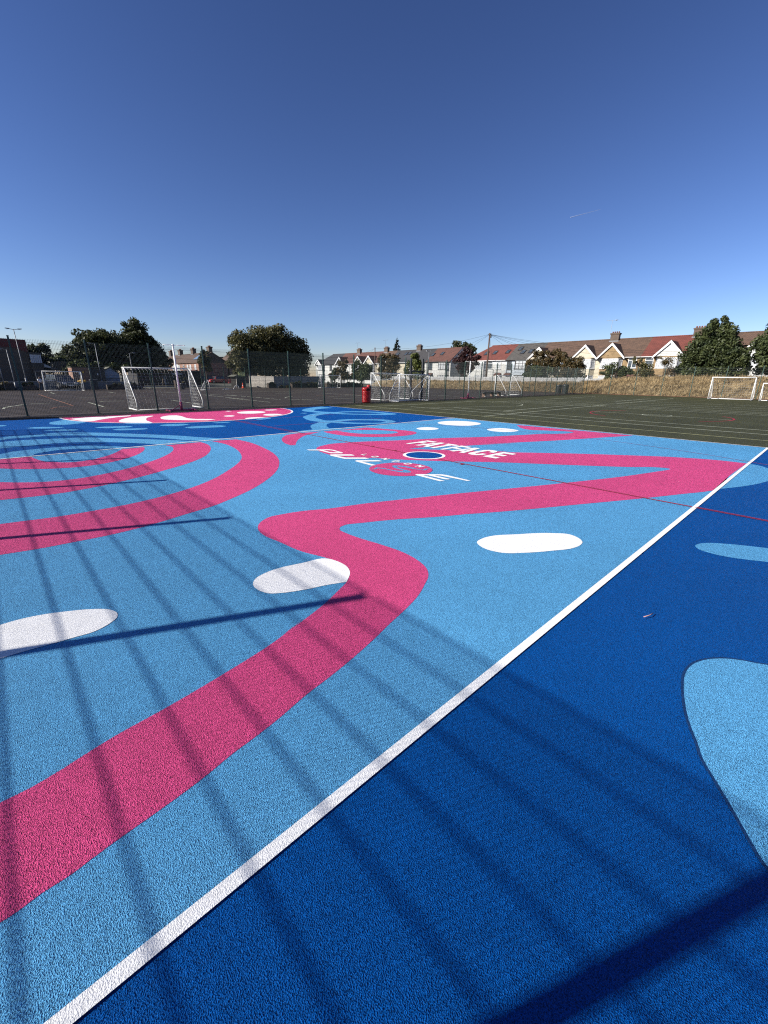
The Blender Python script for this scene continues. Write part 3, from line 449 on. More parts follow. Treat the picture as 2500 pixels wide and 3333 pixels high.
st1 = [-2.79, -1.42]+[1.0+2.44*i for i in range(10)]
fence('tall dark green mesh fence behind the painted court, left of the gateway', (0, FN, 0), 0, st1)
fence('dark green welded mesh fence beside the green court, from the gateway to the far corner', (0, FN, 0), 0, [25.42, 27.72, 30.2, 32.66, 35.12, 37.6, 40.1, 42.56, 45.05, 47.5, 50.0, 52.4, 54.8], vs=.05)
# gateway: two stout dark posts with a low leaf and a rail
t = thing('mesh_gate', 'black framed mesh gate in the fence, right behind the white goals', 'gate', (23.54, FN, 0))
for x in (0, 1.3): link('gate_post', post_mesh(3.0, .12, 'blackpost'), t, (x, 0, 0))
b = MB(); b.box(.07, 1.23, -.03, .03, 2.06, 2.16); b.box(.07, 1.23, -.025, .025, .08, .13); b.box(.07, .12, -.024, .024, .13, 2.06); b.box(1.18, 1.23, -.024, .024, .13, 2.06); b.build('gate_frame', M['blackpost'], t)
link('mesh_panel', mesh_panel(1.06, 2.05, vs=.05), t, (.12, 0, 0))
b = MB(); b.box(1.08, 1.17, -.07, -.026, 1.0, 1.22); b.build('latch', M['blackpost'], t)
link('mesh_panel', mesh_panel(.46, 2.97), t, (-.54, 0, 0)); link('mesh_panel', mesh_panel(.46, 2.97), t, (1.37, 0, 0))
fence('dark green mesh fence at the foot of the grass bank behind the green court', (54.8, 22.0, 0), -math.pi/2, [2.7*i for i in range(12)], hz=3.05, vs=.075, wv=.0045, hd=.1)
fence('mesh fence along the left side whose shadow falls across the near court', (-2.79, 18.4, 0), -math.pi/2, [0, 1.45]+[1.45+2.534*(i+1) for i in range(9)], hz=3.06, ph=2.94, pw=.07, vs=.03, wv=.006, wh=.0055, base=.03)
fence('green mesh fence round the far side of the asphalt playground before the hedges', (14.4, 56.0, 0), 0, [2.93*i for i in range(14)], hz=2.7, vs=.1, wv=.004, hd=.2)
fence('green mesh fence between the asphalt playground and the grass bank', (54.0, 55.8, 0), -math.pi/2, [2.95*i for i in range(12)], hz=2.85, vs=.1, wv=.0045, hd=.2)

# ------------------------------------------------------------------ football goals
def netgrid(fr, P, Q, R_, S, nu, nv, r=.0033, sag=0):
    """net over a quad P-Q-R-S as a lattice of cords"""
    P, Q, R_, S = map(Vector, (P, Q, R_, S)); L = lambda a, b: P*(1-a)*(1-b)+Q*a*(1-b)+R_*a*b+S*(1-a)*b+Vector((0, 0, -sag*4*a*(1-a)*b))+Vector((0,0,0))
    for i in range(1, nu): fr.tube([L(i/nu, j/6) for j in range(7)], r, 3)
    for j in range(1, nv): fr.tube([L(i/8, j/nv) for i in range(9)], r, 3)
def goal(label, loc, rz, wd=3.1, h=1.95, dp=1.5, top=.35, r=.034, net=True, kink=True, group='white football goals', tilt=0, cell=.16):
    t = thing('football_goal', label, 'goal', loc, rz, group)
    if tilt: t.rotation_euler[0] = tilt
    MB().tube([(0, 0, .03), (0, 0, h)], r).build('upright', M['white'], t, True)
    MB().tube([(wd, 0, .03), (wd, 0, h)], r).build('upright', M['white'], t, True)
    MB().tube([(-r, 0, h), (wd+r, 0, h)], r*1.05).build('crossbar', M['white'], t, True)
    for x in (0, wd):
        pts = [(x, 0, h), (x, top*.55, h-.02), (x, top, h-.10), (x, dp*.97, .5), (x, dp, .35), (x, dp, .03)] if kink else [(x, 0, h), (x, top, h), (x, dp, .03)]
        MB().tube(pts, r*.8).build('back_stay', M['white'], t, True)
        MB().tube([(x, 0, .03), (x, dp, .03)], r).build('side_bar', M['white'], t, True)
    MB().tube([(0, dp, .03), (wd, dp, .03)], r).build('ground_bar', M['white'], t, True)
    if net:
        b = MB(); nu = int(wd/cell)
        netgrid(b, (0, top, h-.1), (wd, top, h-.1), (wd, dp, .05), (0, dp, .05), nu, int(h/cell), sag=.05)
        netgrid(b, (0, 0, h), (wd, 0, h), (wd, top, h-.1), (0, top, h-.1), nu, 3)
        for x in (0, wd): netgrid(b, (x, 0, .05), (x, dp, .05), (x, top, h-.1), (x, 0, h-.02), int(dp/cell), int(h/cell))
        o = b.build('net', M['net'], t); o['label'] = 'slack white string net'
    return t
goal('large white goal with slack net behind the fence, behind the white netball post', (5.08, 24.35, 0), 0, 3.08, 1.97, 1.6).rotation_euler[2] = 0
for o in [x for x in C.objects if x.name == 'football_goal']: o.scale = (1, -1, 1)
g = goal('white goal with net behind the fence just right of the red litter bin', (21.6, 24.75, 0), 0, 3.1, 1.95, 1.5); g.scale = (1, -1, 1)
g = goal('white goal standing on the court side against the gateway, overlapping the goal behind it', (21.25, 21.35, 0), 0, 3.15, 1.84, .95, top=.2)
b = MB(); b.tube([(.5, .9, .5), (.1, .75, 1.0), (.45, .6, 1.35)], .02, 6); b.build('brace', M['white'], g, True)
b = MB(); b.tube([(2.05, .9, .1), (2.1, .8, .65), (2.95, .06, 1.78)], .022, 6); b.tube([(2.1, .8, .65), (1.8, .75, 1.2)], .02, 6); b.build('brace', M['white'], g, True)
g = goal('white goal seen side on behind the fence, right of the bench', (38.2, 24.5, 0), 0, 3.0, 1.95, 1.35, net=True, cell=.2); g.scale = (1, -1, 1)
goal('white goal with net facing the green court below the large dark tree', (50.45, 5.65, 0), -math.pi/2, 3.15, 1.98, 1.35, top=.5).scale = (-1, 1, 1)
goal('small white goal cut off by the right edge of the photo', (49.85, 5.0, 0), -math.pi/2, 2.4, 1.5, 1.1, top=.3)
g = goal('white goal with net on the playground before the black car, far left', (4.3, 54.0, 0), 0, 3.15, 1.88, 1.2)
goal('white goal by the hedges at the far side of the playground, centre', (37.9, 55.1, 0), 0, 3.7, 1.85, .8, top=.3, cell=.22)
def small_goal(label, loc, rz, tip=False):
    t = thing('small_goal', label, 'goal', loc, rz, 'small training goals on the playground')
    for x in (0, 1.5):
        MB().tube([(x, 0, .03), (x, .1, 1.15)], .03, 6).build('upright', M['white'], t, True)
        MB().tube([(x, .1, 1.15), (x, .75, .03)], .03, 6).build('back_stay', M['white'], t, True)
        MB().tube([(x, 0, .03), (x, .75, .03)], .03, 6).build('side_bar', M['white'], t, True)
    MB().tube([(0, .1, 1.15), (1.5, .1, 1.15)], .03, 6).build('crossbar', M['white'], t, True)
    b = MB(); netgrid(b, (0, .1, 1.15), (1.5, .1, 1.15), (1.5, .75, .03), (0, .75, .03), 9, 7, .006); b.build('net', M['net'], t)
    if tip: t.rotation_euler[0] = math.radians(-82)
    return t
small_goal('small A-shaped white goal standing on the playground left of the orange cone', (18.95, 50.9, 0), math.radians(58))
t = thing('small_goal', 'small white goal lying tipped over beside the orange cone', 'goal', (21.6, 52.0, 0), math.radians(10), 'small training goals on the playground')
MB().tube([(0, 0, .04), (1.6, 0, .04)], .035, 6).build('upright', M['white'], t, True)
MB().tube([(1.1, 0, .04), (1.3, .1, .28), (1.6, .15, .50), (1.8, .12, .52), (1.9, .05, .35), (1.85, 0, .05)], .035, 6).build('crossbar', M['white'], t, True)
b = MB(); b.tube([(-.3, .1, .05), (.2, .2, .12), (.5, .1, .05)], .05, 5); b.build('net', M['net'], t)

# ------------------------------------------------------------------ netball posts
def hoop(t, z, dx=0, dy=-1, m='galv'):
    cx, cy = dx*.33, dy*.33
    MB().tube([(cx+.19*math.cos(a*math.tau/20), cy+.19*math.sin(a*math.tau/20), z) for a in range(21)], .009, 6).build('hoop', M[m], t, True)
    MB().tube([(dx*.03, dy*.03, z), (dx*.15, dy*.15, z)], .012, 6).build('hoop_arm', M[m], t, True)
def netball(label, loc, rz, base_m, dirs):
    t = thing('netball_post', label, 'netball post', loc, rz, 'netball posts')
    MB().tube([(0, 0, .05), (0, 0, 2.98)], .048, 12, .042).build('pole', M['white'], t, True)
    MB().lathe([(.0, 3.02), (.045, 3.01), (.05, 2.97)], n=12).build('cap', M['white'], t, True)
    MB().tube([(0, 0, .03), (0, 0, .42)], .06, 12).build('pole_sleeve', M[base_m], t, True)
    b = MB(); b.box(-.62, .62, -.04, .04, .008, .07); b.box(-.62, -.56, -.35, .35, .012, .066); b.box(.56, .62, -.35, .35, .012, .066); b.tube([(-.4, 0, .07), (0, 0, .3)], .018, 6); b.build('base_frame', M[base_m], t)
    for dx, dy in dirs: hoop(t, 2.97, dx, dy, 'white')
    return t
netball('white netball post with a pink base in front of the large goal, left of centre', (6.75, 21.75, 0), 0, 'pinkpaint', [(1, -.1), (-.7, .1)])
netball('white netball post with a hoop by the fence, right of the open gateway', (30.35, 22.05, 0), 0, 'pinkpaint', [(.9, -.3), (-.7, .3)])

# ------------------------------------------------------------------ litter bins, bench, cone
def tall_bin(label, loc, body='redplastic', rz=0, h=1.02, r=.27, name='litter_bin', group=None, ribs=True, hood=True):
    t = thing(name, label, 'bin', loc, rz, group)
    prof = [(0, .01), (r*.93, .01)]
    for i in range(9):
        z = .05+i*(h*.7)/9; prof += [(r*.95, z), (r*1.0, z+.02), (r*1.0, z+h*.05), (r*.95, z+h*.055)] if ribs else [(r*(.9+.01*i), z)]
    prof += [(r*.98, h*.76)]
    MB().lathe(prof, n=24).build('bin_body', M[body], t, True)
    b = MB().lathe([(r*.98, h*.76), (r*1.02, h*.78), (r*1.02, h*.93), (r*.9, h*.985), (r*.5, h*1.01), (0, h*1.015)], n=24); b.build('lid', M[body], t, True)
    for s in (0, math.pi):
        b = MB(); pr = []
        for j in range(7):
            a = -math.pi/2+s+(j-3)*.2; pr.append((math.cos(a)*r*1.028, math.sin(a)*r*1.028))
        k = [(x, y, h*.79) for x, y in pr]+[(x*1.0, y*1.0, h*.92) for x, y in pr]
        b.add(k, [(j, j+1, 8+j, 7+j) for j in range(6)]); b.build('opening', M['dark'], t)
    return t
tall_bin('bright red ribbed litter bin standing against the fence left of the white goals', (18.85, 22.12, 0), h=1.0, r=.29, group='red litter bins')
tall_bin('second red litter bin behind the fence, only its top showing above the first', (19.95, 23.1, 0), h=1.12, r=.16, ribs=False, group='red litter bins')
tall_bin('slim black litter bin by the bank, leftmost of the two', (51.5, 24.0, 0), 'black', h=1.02, r=.36, name='litter_bin', ribs=False, group='black litter bins at the corner of the green court')
tall_bin('larger black litter bin by the bank, rightmost of the two', (51.0, 22.95, 0), 'black', h=1.08, r=.37, name='litter_bin', ribs=False, group='black litter bins at the corner of the green court')
tall_bin('black plastic bin on the playground behind the large goal', (17.6, 55.2, 0), 'black', h=.72, r=.3, ribs=False)
t = thing('bench', 'low wooden bench with a dark top behind the fence, near the right netball post', 'bench', (33.9, 22.95, 0), math.radians(8))
MB().box(-.1, 3.9, -.15, .15, .36, .43).build('seat', M['blackframe'], t)
for x in (.25, 1.95, 3.55):
    MB().prism([(x-.2, .03), (x+.2, .03), (x+.08, .36), (x-.08, .36)], -.13, .13).build('leg', M['wood'], t)
MB().box(.3, 3.5, -.02, .02, .22, .30).build('rail', M['wood'], t)
for x in (.12, .35): MB().lathe([(0, -.0), (.05, .01), (.06, .05), (.05, .09), (0, .1)], cx=x, cy=-.17, n=10).build('foot', M['lamp'], t, True)
t = thing('traffic_cone', 'orange traffic cone on the playground before the wooden fence', 'cone', (26.6, 58.0, 0))
MB().lathe([(.0, .0), (.22, .0), (.22, .04), (.16, .05), (.04, .72), (0, .73)], n=16).build('cone_body', M['orange_cone'], t, True)
MB().lathe([(.122, .25), (.096, .42)], n=16).build('reflective_band', M['white'], t, True)

# ------------------------------------------------------------------ lamp posts and sundry masts
def lamp_post(label, x, y, h, heads=(-1, 1), r=.055):
    t = thing('lamp_post', label, 'lamp post', (x, y, 0), 0, 'grey steel lamp posts')
    MB().tube([(0, 0, 0), (0, 0, h)], r, 10, r*.6).build('column', M['galv'], t, True)
    MB().tube([(0, 0, 0), (0, 0, min(1.2, h*.2))], r*1.5, 10).build('base', M['galv'], t, True)
    for s in heads:
        a = MB().tube([(0, 0, h-.05), (s*.35, 0, h+.02)], .025, 6).build('arm', M['galv'], t, True)
        hd = bevel(MB().prism([(s*.32, h-.02), (s*.32, h+.07), (s*.66, h+.09), (s*.68, h+.03)], -.09, .09).build('lamp_head', M['galv'], t), .01); recalc(hd)
        MB().box(min(s*.4, s*.6), max(s*.4, s*.6), -.07, .07, h-.035, h-.022).build('lens', M['lamp'], hd)
    return t
lamp_post('tall twin-headed grey lamp post before the brown school block, tallest at the left', 3.28, 60, 6.0)
lamp_post('short grey lamp post at the left edge before the school block', 2.26, 58.5, 3.95, (-1,), .06)
lamp_post('grey lamp post rising before the leftmost large tree', 10.5, 62, 5.1, (-1,))
lamp_post('grey twin-headed lamp post before the broad tree right of centre-left', 41.6, 65, 6.35)
lamp_post('thin grey lamp post under the second crown of the left tree group', 13.3, 59, 4.1, (1,), .05)
lamp_post('grey lamp post before the red roofed terrace, above the white goals', 51.8, 45.6, 5.6, (-1, 1), .06)
def slim_post(label, x, y, h, m='fence', r=.04):
    t = thing('metal_post', label, 'post', (x, y, 0)); MB().tube([(0,0,0),(0,0,h)], r, 8).build('shaft', M[m], t, True); MB().lathe([(r,h),(r*1.3,h+.01),(r*1.3,h+.05),(0,h+.07)], n=8).build('cap', M[m], t, True); return t
slim_post('thin bare post before the brown school wall at the extreme left', 1.35, 57, 3.3, 'galv')
slim_post('dark pipe post at the corner of the brick shed', 8.75, 57.5, 2.5, 'blackpost')

# ------------------------------------------------------------------ trees, shrubs, hedges
def leaves(name, blobs, n, size, m, parent=None, flat=.0, seed=1, clump=.34, hollow=.55):
    n = int(n*1.4); size *= .82
    g = np.random.default_rng(seed); V = np.zeros((n*4, 3))
    vol = np.array([b[3]*b[4]*b[5] for b in blobs])**.67; idx = g.choice(len(blobs), n, p=vol/vol.sum())
    B = np.array(blobs, float)
    # clump centres per blob, near its surface
    nc = [max(5, int(12*v**.5)) for v in vol]; CL = []
    for bi, k in enumerate(nc):
        dd = g.normal(size=(k, 3)); dd /= np.linalg.norm(dd, axis=1)[:, None]; CL.append(dd*(hollow+(1-hollow)*g.random((k, 1))**.6))
    ctr = np.zeros((n, 3)); rr = np.zeros((n, 3))
    for i in range(n):
        b = B[idx[i]]; c = CL[idx[i]][g.integers(nc[idx[i]])]; ctr[i] = b[:3]+c*b[3:]; rr[i] = b[3:]*clump
    off = g.normal(size=(n, 3)); off /= np.linalg.norm(off, axis=1)[:, None]; off *= (g.random((n, 1))**.45)
    P = ctr+off*rr; nrm = off+g.normal(size=(n, 3))*.7; nrm /= np.linalg.norm(nrm, axis=1)[:, None]
    t1 = np.cross(nrm, g.normal(size=(n, 3))); t1 /= np.linalg.norm(t1, axis=1)[:, None]; t2 = np.cross(nrm, t1)
    s = size*(.6+.8*g.random((n, 1))); t1 *= s; t2 *= s*.62
    V[0::4] = P-t1; V[1::4] = P-t2; V[2::4] = P+t1; V[3::4] = P+t2
    me = bpy.data.meshes.new(name); me.vertices.add(n*4); me.vertices.foreach_set('co', V.ravel())
    me.loops.add(n*4); me.loops.foreach_set('vertex_index', np.arange(n*4)); me.polygons.add(n); me.polygons.foreach_set('loop_start', np.arange(0, n*4, 4)); me.polygons.foreach_set('loop_total', np.full(n, 4))
    me.materials.append(m); me.update(); me.validate(); return link(name, me, parent)
def tree(label, x, y, blobs, n, size, leaf, trunks=((0, 0, .2),), z0=0, cat='tree', name='broadleaf_tree', group='trees around the playing field', seed=1, clump=.42, bark='bark', limbs=7, hollow=.55):
    t = thing(name, label, cat, (x, y, z0), 0, group)
    g = random.Random(seed); b = MB()
    for tx, ty, r in trunks:
        bl = min(blobs, key=lambda q: (q[0]-tx)**2+(q[1]-ty)**2); top = bl[2]
        b.tube([(tx, ty, -.1), (tx+g.uniform(-.1, .1), ty, top*.3), (tx+g.uniform(-.2, .2), ty+g.uniform(-.2, .2), top*.65), (bl[0], bl[1], top)], r, 8, r*.45)
        for k in range(limbs):
            q = g.choice(blobs); a = g.uniform(0, math.tau); st = Vector((tx, ty, top*g.uniform(.3, .7))); e = Vector((q[0]+q[3]*.7*math.cos(a), q[1]+q[4]*.7*math.sin(a), q[2]+q[5]*g.uniform(-.3, .7)))
            mid = (st+e)/2+Vector((g.uniform(-.2, .2), g.uniform(-.2, .2), .15)); b.tube([st, mid, e], r*.4, 5, r*.1)
    b.build('trunk', M[bark], t, True)
    leaves('crown', blobs, n, size, M[leaf], t, seed=seed, clump=clump, hollow=hollow)
    return t
# left group, behind the shed
tree('large dark tree with a broad crown behind the pale shed, left of the taller crown', 13.0, 75, [(-1.2,0,4.6,2.4,2.2,1.6),(1.0,0,5.2,2.6,2.4,2.2),(-.2,0,6.3,2.3,2,1.5),(-2.3,0,5.5,1.3,1.3,1.2),(.4,0,3.6,2.8,2,1.4),(2.4,0,5.8,1.5,1.4,1.7),(-2.6,0,4.2,1.5,1.4,1.3),(0,0,5.4,2.4,2,1.8)], 15000, .20, 'leaf_dark', ((-.6,0,.22),(1.2,0,.2)), seed=3)
tree('tallest dark tree of the left group, its crown rising in a rounded knob', 18.3, 76, [(0,0,7.4,1.9,1.8,1.9),(-.2,0,8.6,1.2,1.1,1.0),(-1.0,0,5.6,2.2,2,1.9),(1.2,0,5.4,2.2,2,1.7),(.2,0,3.8,2.9,2.2,1.6),(2.4,0,4.2,1.7,1.5,1.3),(0,0,6.4,1.9,1.7,1.6),(-1.6,0,4.4,1.9,1.6,1.6),(1.6,0,6.2,1.2,1.1,1.1)], 14000, .20, 'leaf_dark', ((0,0,.26),(1.6,0,.16)), seed=5)
tree('drooping thin dark branches at the right of the left tree group', 21.9, 78, [(-.4,0,4.7,1.2,1,.8),(.5,0,3.8,1.3,1,.7),(.1,0,2.9,1.4,1,.9)], 1800, .18, 'leaf_dark', seed=6)
tree('loose dark tree behind the school annexe at the far left', 7.1, 88, [(0,0,4.6,1.7,1.6,1.4),(-1.0,0,3.5,1.4,1.3,1.4),(1.4,0,3.2,1.6,1.4,1.3)], 3600, .22, 'leaf_dark', seed=7)
tree('feathery evergreen between the loose tree and the glass tower', 9.4, 84, [(0,0,3.2,1.3,1.2,1.1),(1.6,0,2.7,1.5,1.3,1.0)], 3000, .2, 'leaf_mid', seed=8)
tree('round bush-like tree before the glass tower', 10.2, 72, [(0,0,2.4,1.1,1,.9),(1.2,0,2.7,1.2,1,1.0),(-1.3,0,2.3,1.1,1,.9)], 3600, .17, 'leaf_mid', seed=9)
tree('small rounded tree left of the glass tower top', 11.3, 95, [(0,0,4.3,1.3,1.2,1.0),(.9,0,3.5,1.6,1.2,1.0)], 1800, .22, 'leaf_mid', seed=10)
tree('bright lime green low tree behind the large goal, left part', 14.9, 72, [(0,0,2.7,1.2,1,.75),(-1.0,0,2.4,1,.9,.6)], 2600, .15, 'leaf_lime', seed=11)
tree('bright lime green low tree behind the crossbar of the large goal', 17.2, 72, [(0,0,2.5,1.3,1,.6)], 1500, .15, 'leaf_lime', seed=12)
tree('willow-like tree hanging before the dark gable of the brown houses', 34.5, 92, [(0,0,5.4,1.2,1,1.0),(-.2,0,4.2,1.3,1.1,1.2),(.3,0,3.0,1.0,.9,1.1)], 2800, .2, 'leaf_olive', seed=13)
# big broad tree
tree('very broad dense tree with yellowing leaves above the wooden fence', 36.0, 66, [(-4.6,0,6.4,2.4,2.2,2.0),(-2.0,0,7.2,2.6,2.4,1.9),(1.2,0,7.4,2.5,2.4,1.9),(3.8,0,6.2,2.3,2.2,1.9),(-5.2,0,4.2,2.4,2,1.9),(-1.8,0,4.6,3.2,2.4,2.6),(2.2,0,4.4,3.2,2.4,2.6),(5.4,0,4.4,1.9,1.7,2.0),(-6.0,0,3.0,1.8,1.6,1.3),(.2,0,3.0,4.2,2.4,1.4),(4.4,0,3.0,2.2,1.8,1.4),(2.6,0,6.2,2.4,2.2,1.9),(-3.2,0,5.6,2.6,2.2,2.2),(0,0,5.8,3.0,2.4,2.2),(.6,0,8.2,1.5,1.4,1.2)], 34000, .19, 'leaf_olive', ((-4,0,.25),(-1,0,.3),(2,0,.28),(4.5,0,.2)), seed=15, clump=.42)
# behind the second row, right of it
for lab, x, y, bl, n_, sz, lf, sd in [
 ('purple-brown shrub hiding the white gabled houses at the left of the terrace', 61, 80.5, [(0,0,3.6,.9,1.9,1.4),(0,0,2.2,.9,2.2,1.3),(0,-1.5,4.6,.8,.9,.8)], 2600, .2, 'leaf_autumn', 21),
 ('dark evergreen bush beneath the reddish shrub left of the red bin', 60.5, 82.5, [(0,0,2.2,.9,1.6,1.2)], 1600, .2, 'leaf_dark', 22),
 ('leafy green tree before the twin white gables', 62, 74.5, [(0,.8,3.6,1,1.7,1.7),(0,-1.6,3.4,1,1.5,1.3),(0,0,2.0,1,2.8,1.2)], 4200, .19, 'leaf_mid', 23),
 ('brown autumn tree above the white goals behind the fence', 63, 66.8, [(0,1.0,5.2,1.1,1.6,1.3),(0,-1.2,4.8,1.1,1.7,1.3),(0,0,3.4,1.2,2.8,1.5),(0,0,2.2,1.1,2.6,1.0)], 6000, .19, 'leaf_autumn', 24),
 ('yellow green tree before the dark grey roof of the terrace', 62, 58.2, [(0,.3,4.9,1,1.2,1.2),(0,-.9,3.9,1,1.3,1.1),(0,.6,3.2,1,1.7,1.3),(0,-1.6,2.4,1,1.3,.9)], 4600, .18, 'leaf_lime', 25)]:
    tree(lab, x, y, bl, n_, sz, lf, z0=0, seed=sd)
def conifer(label, x, y, h, r, n, m, z0=0, seed=1, name='conifer'):
    t = thing(name, label, 'tree', (x, y, z0), 0, 'trees around the playing field')
    MB().tube([(0,0,0),(0,0,h*.97)], .16, 7, .03).build('trunk', M['bark'], t, True)
    bl = []
    g = random.Random(seed)
    for k in range(11):
        f = k/10; z = h*(.42+.57*f); rr = r*(1-f)**.8+.12
        for j in range(3):
            a = g.uniform(0, math.tau); bl.append((math.cos(a)*rr*.6, math.sin(a)*rr*.6, z, rr*.55, rr*.55, h*.035))
    leaves('crown', bl, n, .22, M[m], t, seed=seed, clump=.6, hollow=.3); return t
conifer('pointed fir tree rising behind the terrace roofs', 90, 91.7, 12.4, 1.9, 3000, 'leaf_blue', seed=31)
tree('dark evergreen tree behind the end of the red-brown roof', 89, 67.3, [(0,1.6,9.0,1.4,1.8,1.5),(0,-.8,8.6,1.4,1.7,1.3),(0,-3.0,7.9,1.2,1.3,1.0),(0,0,7.0,2,3,1.6)], 4200, .24, 'leaf_dark', seed=32)
tree('purple-leaved tree between the two terraces left of the telegraph pole', 66, 48.9, [(0,.2,5.6,1.1,1.5,1.5),(0,1.4,4.5,1.1,1.4,1.2),(0,-1.5,4.8,1.0,1.5,1.0),(0,0,3.4,1.1,1.7,1.5)], 5200, .17, 'leaf_purple', bark='purplebark', seed=33, clump=.4)
tree('sprawling brown green shrub tree hiding the leftmost white gable near the grey roof', 65, 33.0, [(0,1.2,4.9,1,1.4,1.1),(0,-1.4,5.0,1,1.6,1.0),(0,2.2,3.6,1,1.1,1.2),(0,0,3.2,1.1,2.4,1.4),(0,-2.4,4.2,.9,1.0,1.0)], 4800, .17, 'leaf_autumn', ((0,0,.12),(0,1,.1),(0,-1,.1)), seed=34, clump=.42)
tree('dark ivy mass at the foot of the shrub tree behind the pale fence', 64, 33.4, [(0,0,2.6,.8,2.3,1.0)], 2600, .17, 'leaf_mid', seed=35)
tree('rounded dark bush before the cream gabled house', 64, 28.2, [(0,.2,3.6,.9,1.7,1.3),(0,0,2.9,1,2.1,1.1)], 4600, .15, 'leaf_autumn', seed=36, z0=0)
tree('leafy grey green bush on the bank below the wide bay window', 62, 21.4, [(0,0,2.9,.8,1.6,.8),(0,-1.1,2.6,.7,1.1,.7),(0,1.2,2.3,.7,1.0,.6)], 2400, .13, 'leaf_mid', seed=37, clump=.45)
tree('thin straggly bush with pale leaves before the white cross window', 60.5, 18.0, [(0,0,3.1,.6,1.1,.9),(0,-.9,2.4,.6,.9,.8),(0,.6,3.9,.4,.5,.5)], 1300, .12, 'leaf_olive', ((0,0,.05),(0,-.5,.04),(0,.5,.04)), seed=38, clump=.5)
tree('bare branched shrub below the white gabled bay of the red roofed house', 61.5, 15.3, [(0,0,3.3,.5,.9,.9),(0,.7,4.1,.4,.5,.5)], 500, .1, 'leaf_autumn', ((0,0,.05),(0,.4,.05),(0,-.6,.05),(0,-1,.04)), seed=39, clump=.6, limbs=9)
tree('massive dark laurel-like tree on the bank above the right goal', 63, 11.4, [(0,.2,7.2,1.3,1.1,1.2),(0,.0,8.0,.8,.8,.75),(0,.9,7.5,.7,.6,.6),(0,1.1,6.2,1.4,1.2,1.2),(0,-.7,6.0,1.5,1.4,1.5),(0,0,4.7,1.7,2.7,1.6),(0,1.9,3.5,1.5,1.3,1.3),(0,-2.1,3.9,1.5,1.4,1.5),(0,0,2.9,1.7,3.0,1.3),(0,-2.6,3.0,1.3,1.0,1.0),(0,.9,4.9,1.6,1.7,1.5),(0,-1.3,4.8,1.6,1.6,1.5),(0,.1,5.8,1.5,1.5,1.4),(0,2.4,2.7,1.3,1.1,1.0),(-.3,0,3.8,1.5,2.6,1.4)], 30000, .15, 'leaf_mid', ((0,0,.25),(0,1.2,.15)), seed=40, clump=.45, z0=0)
tree('dark tree of the same kind cut off by the right edge of the photo', 65, 5.6, [(0,.5,7.2,1.4,1.3,1.5),(0,1.2,5.4,1.5,1.5,1.7),(0,0,4.6,1.6,1.9,1.7),(0,-1.2,5.8,1.5,1.6,1.8),(0,.9,3.8,1.4,1.4,1.3),(0,-1.0,3.6,1.5,2.0,1.5)], 20000, .15, 'leaf_mid', ((0,0,.22),), seed=41, clump=.45)
def hedge(label, x0, x1, y0, y1, z, n, leaf='leaf_hedge', seed=1, name='hedge', size=.11):
    t = thing(name, label, 'hedge', ((x0+x1)/2, (y0+y1)/2, 0), 0, 'hedges round the playground')
    L_, W_ = (x1-x0)/2, (y1-y0)/2; k = max(1, int(max(L_, W_)/.6)); g = random.Random(seed)
    bl = []
    for i in range(k):
        f = (i+.5)/k*2-1; bl.append((f*(L_-.3) if L_ >= W_ else 0, f*(W_-.3) if W_ > L_ else 0, z*.48, (.62 if L_ >= W_ else L_), (.62 if W_ > L_ else W_), z*(.5+g.uniform(-.05, .07))))
    b = MB(); b.box(-L_*.9, L_*.9, -W_*.6, W_*.6, .0, z*.75); b.build('stems', M['bark'], t)
    leaves('foliage', bl, n, size, M[leaf], t, seed=seed, clump=.35, hollow=.8); return t
hedge('long yellowish clipped hedge at the far left before the school', -4.5, 2.4, 57.2, 58.6, .95, 3600, 'leaf_hedge_y', 51)
hedge('dark spreading shrub between the yellowish hedge and the child', 2.7, 3.9, 57.0, 58.0, .68, 1100, 'leaf_hedge', 52, 'shrub')
hedge('low dark clipped hedge before the pale blue shed', 9.9, 13.9, 56.8, 58.0, .72, 2400, 'leaf_hedge', 53)
hedge('clipped hedge with a rounded olive top behind the large goal', 18.9, 21.0, 62, 63.2, 1.35, 1600, 'leaf_hedge_y', 54)
hedge('small square dark hedge before the wooden fence', 30.2, 31.6, 57.2, 58.2, .85, 900, 'leaf_hedge', 55)
hedge('low olive ground hedge between the small square one and the long one', 32.0, 34.0, 57.2, 58.0, .38, 700, 'leaf_hedge_y', 56)
hedge('long dark hedge at the foot of the broad tree', 34.0, 39.4, 57.2, 58.6, .95, 3400, 'leaf_hedge', 57)
hedge('dark hedge right of the far white goal', 40.4, 48.8, 57.4, 58.6, .82, 4200, 'leaf_hedge', 58)
# ------------------------------------------------------------------ terrace houses: fronts face -x at x=77, ridge at x=81
EA, RI, FX, RX, BX = 5.30, 8.12, 0, 4.0, 9.0
def win(parent, y0, y1, z0, z1, fm='upvc', x=0, vs=1, transom=.72, curtain=True, th=.07):
    """window in a wall plane at local x facing -x: frame with its pane as a sub-part"""
    b = MB(); f = .075
    b.box(x-th, x-.001, y0, y1, z0, z0+f); b.box(x-th, x-.001, y0, y1, z1-f, z1); b.box(x-th, x-.001, y0, y0+f, z0+f, z1-f); b.box(x-th, x-.001, y1-f, y1, z0+f, z1-f)
    for i in range(1, vs): yy = y0+(y1-y0)*i/vs; b.box(x-th+.004, x-.004, yy-.04, yy+.04, z0+f, z1-f)
    if transom:
        zz = z0+(z1-z0)*transom; b.box(x-th+.008, x-.008, y0+f, y1-f, zz-.035, zz+.035)
    b.box(x-th-.07, x-th+.002, y0-.06, y1+.06, z0-.06, z0+.012)
    fr = b.build('window', M[fm], parent)
    MB().box(x-.028, x-.016, y0+f, y1-f, z0+f, z1-f).build('pane', M['curtain' if curtain else 'glass'], fr)
    return fr
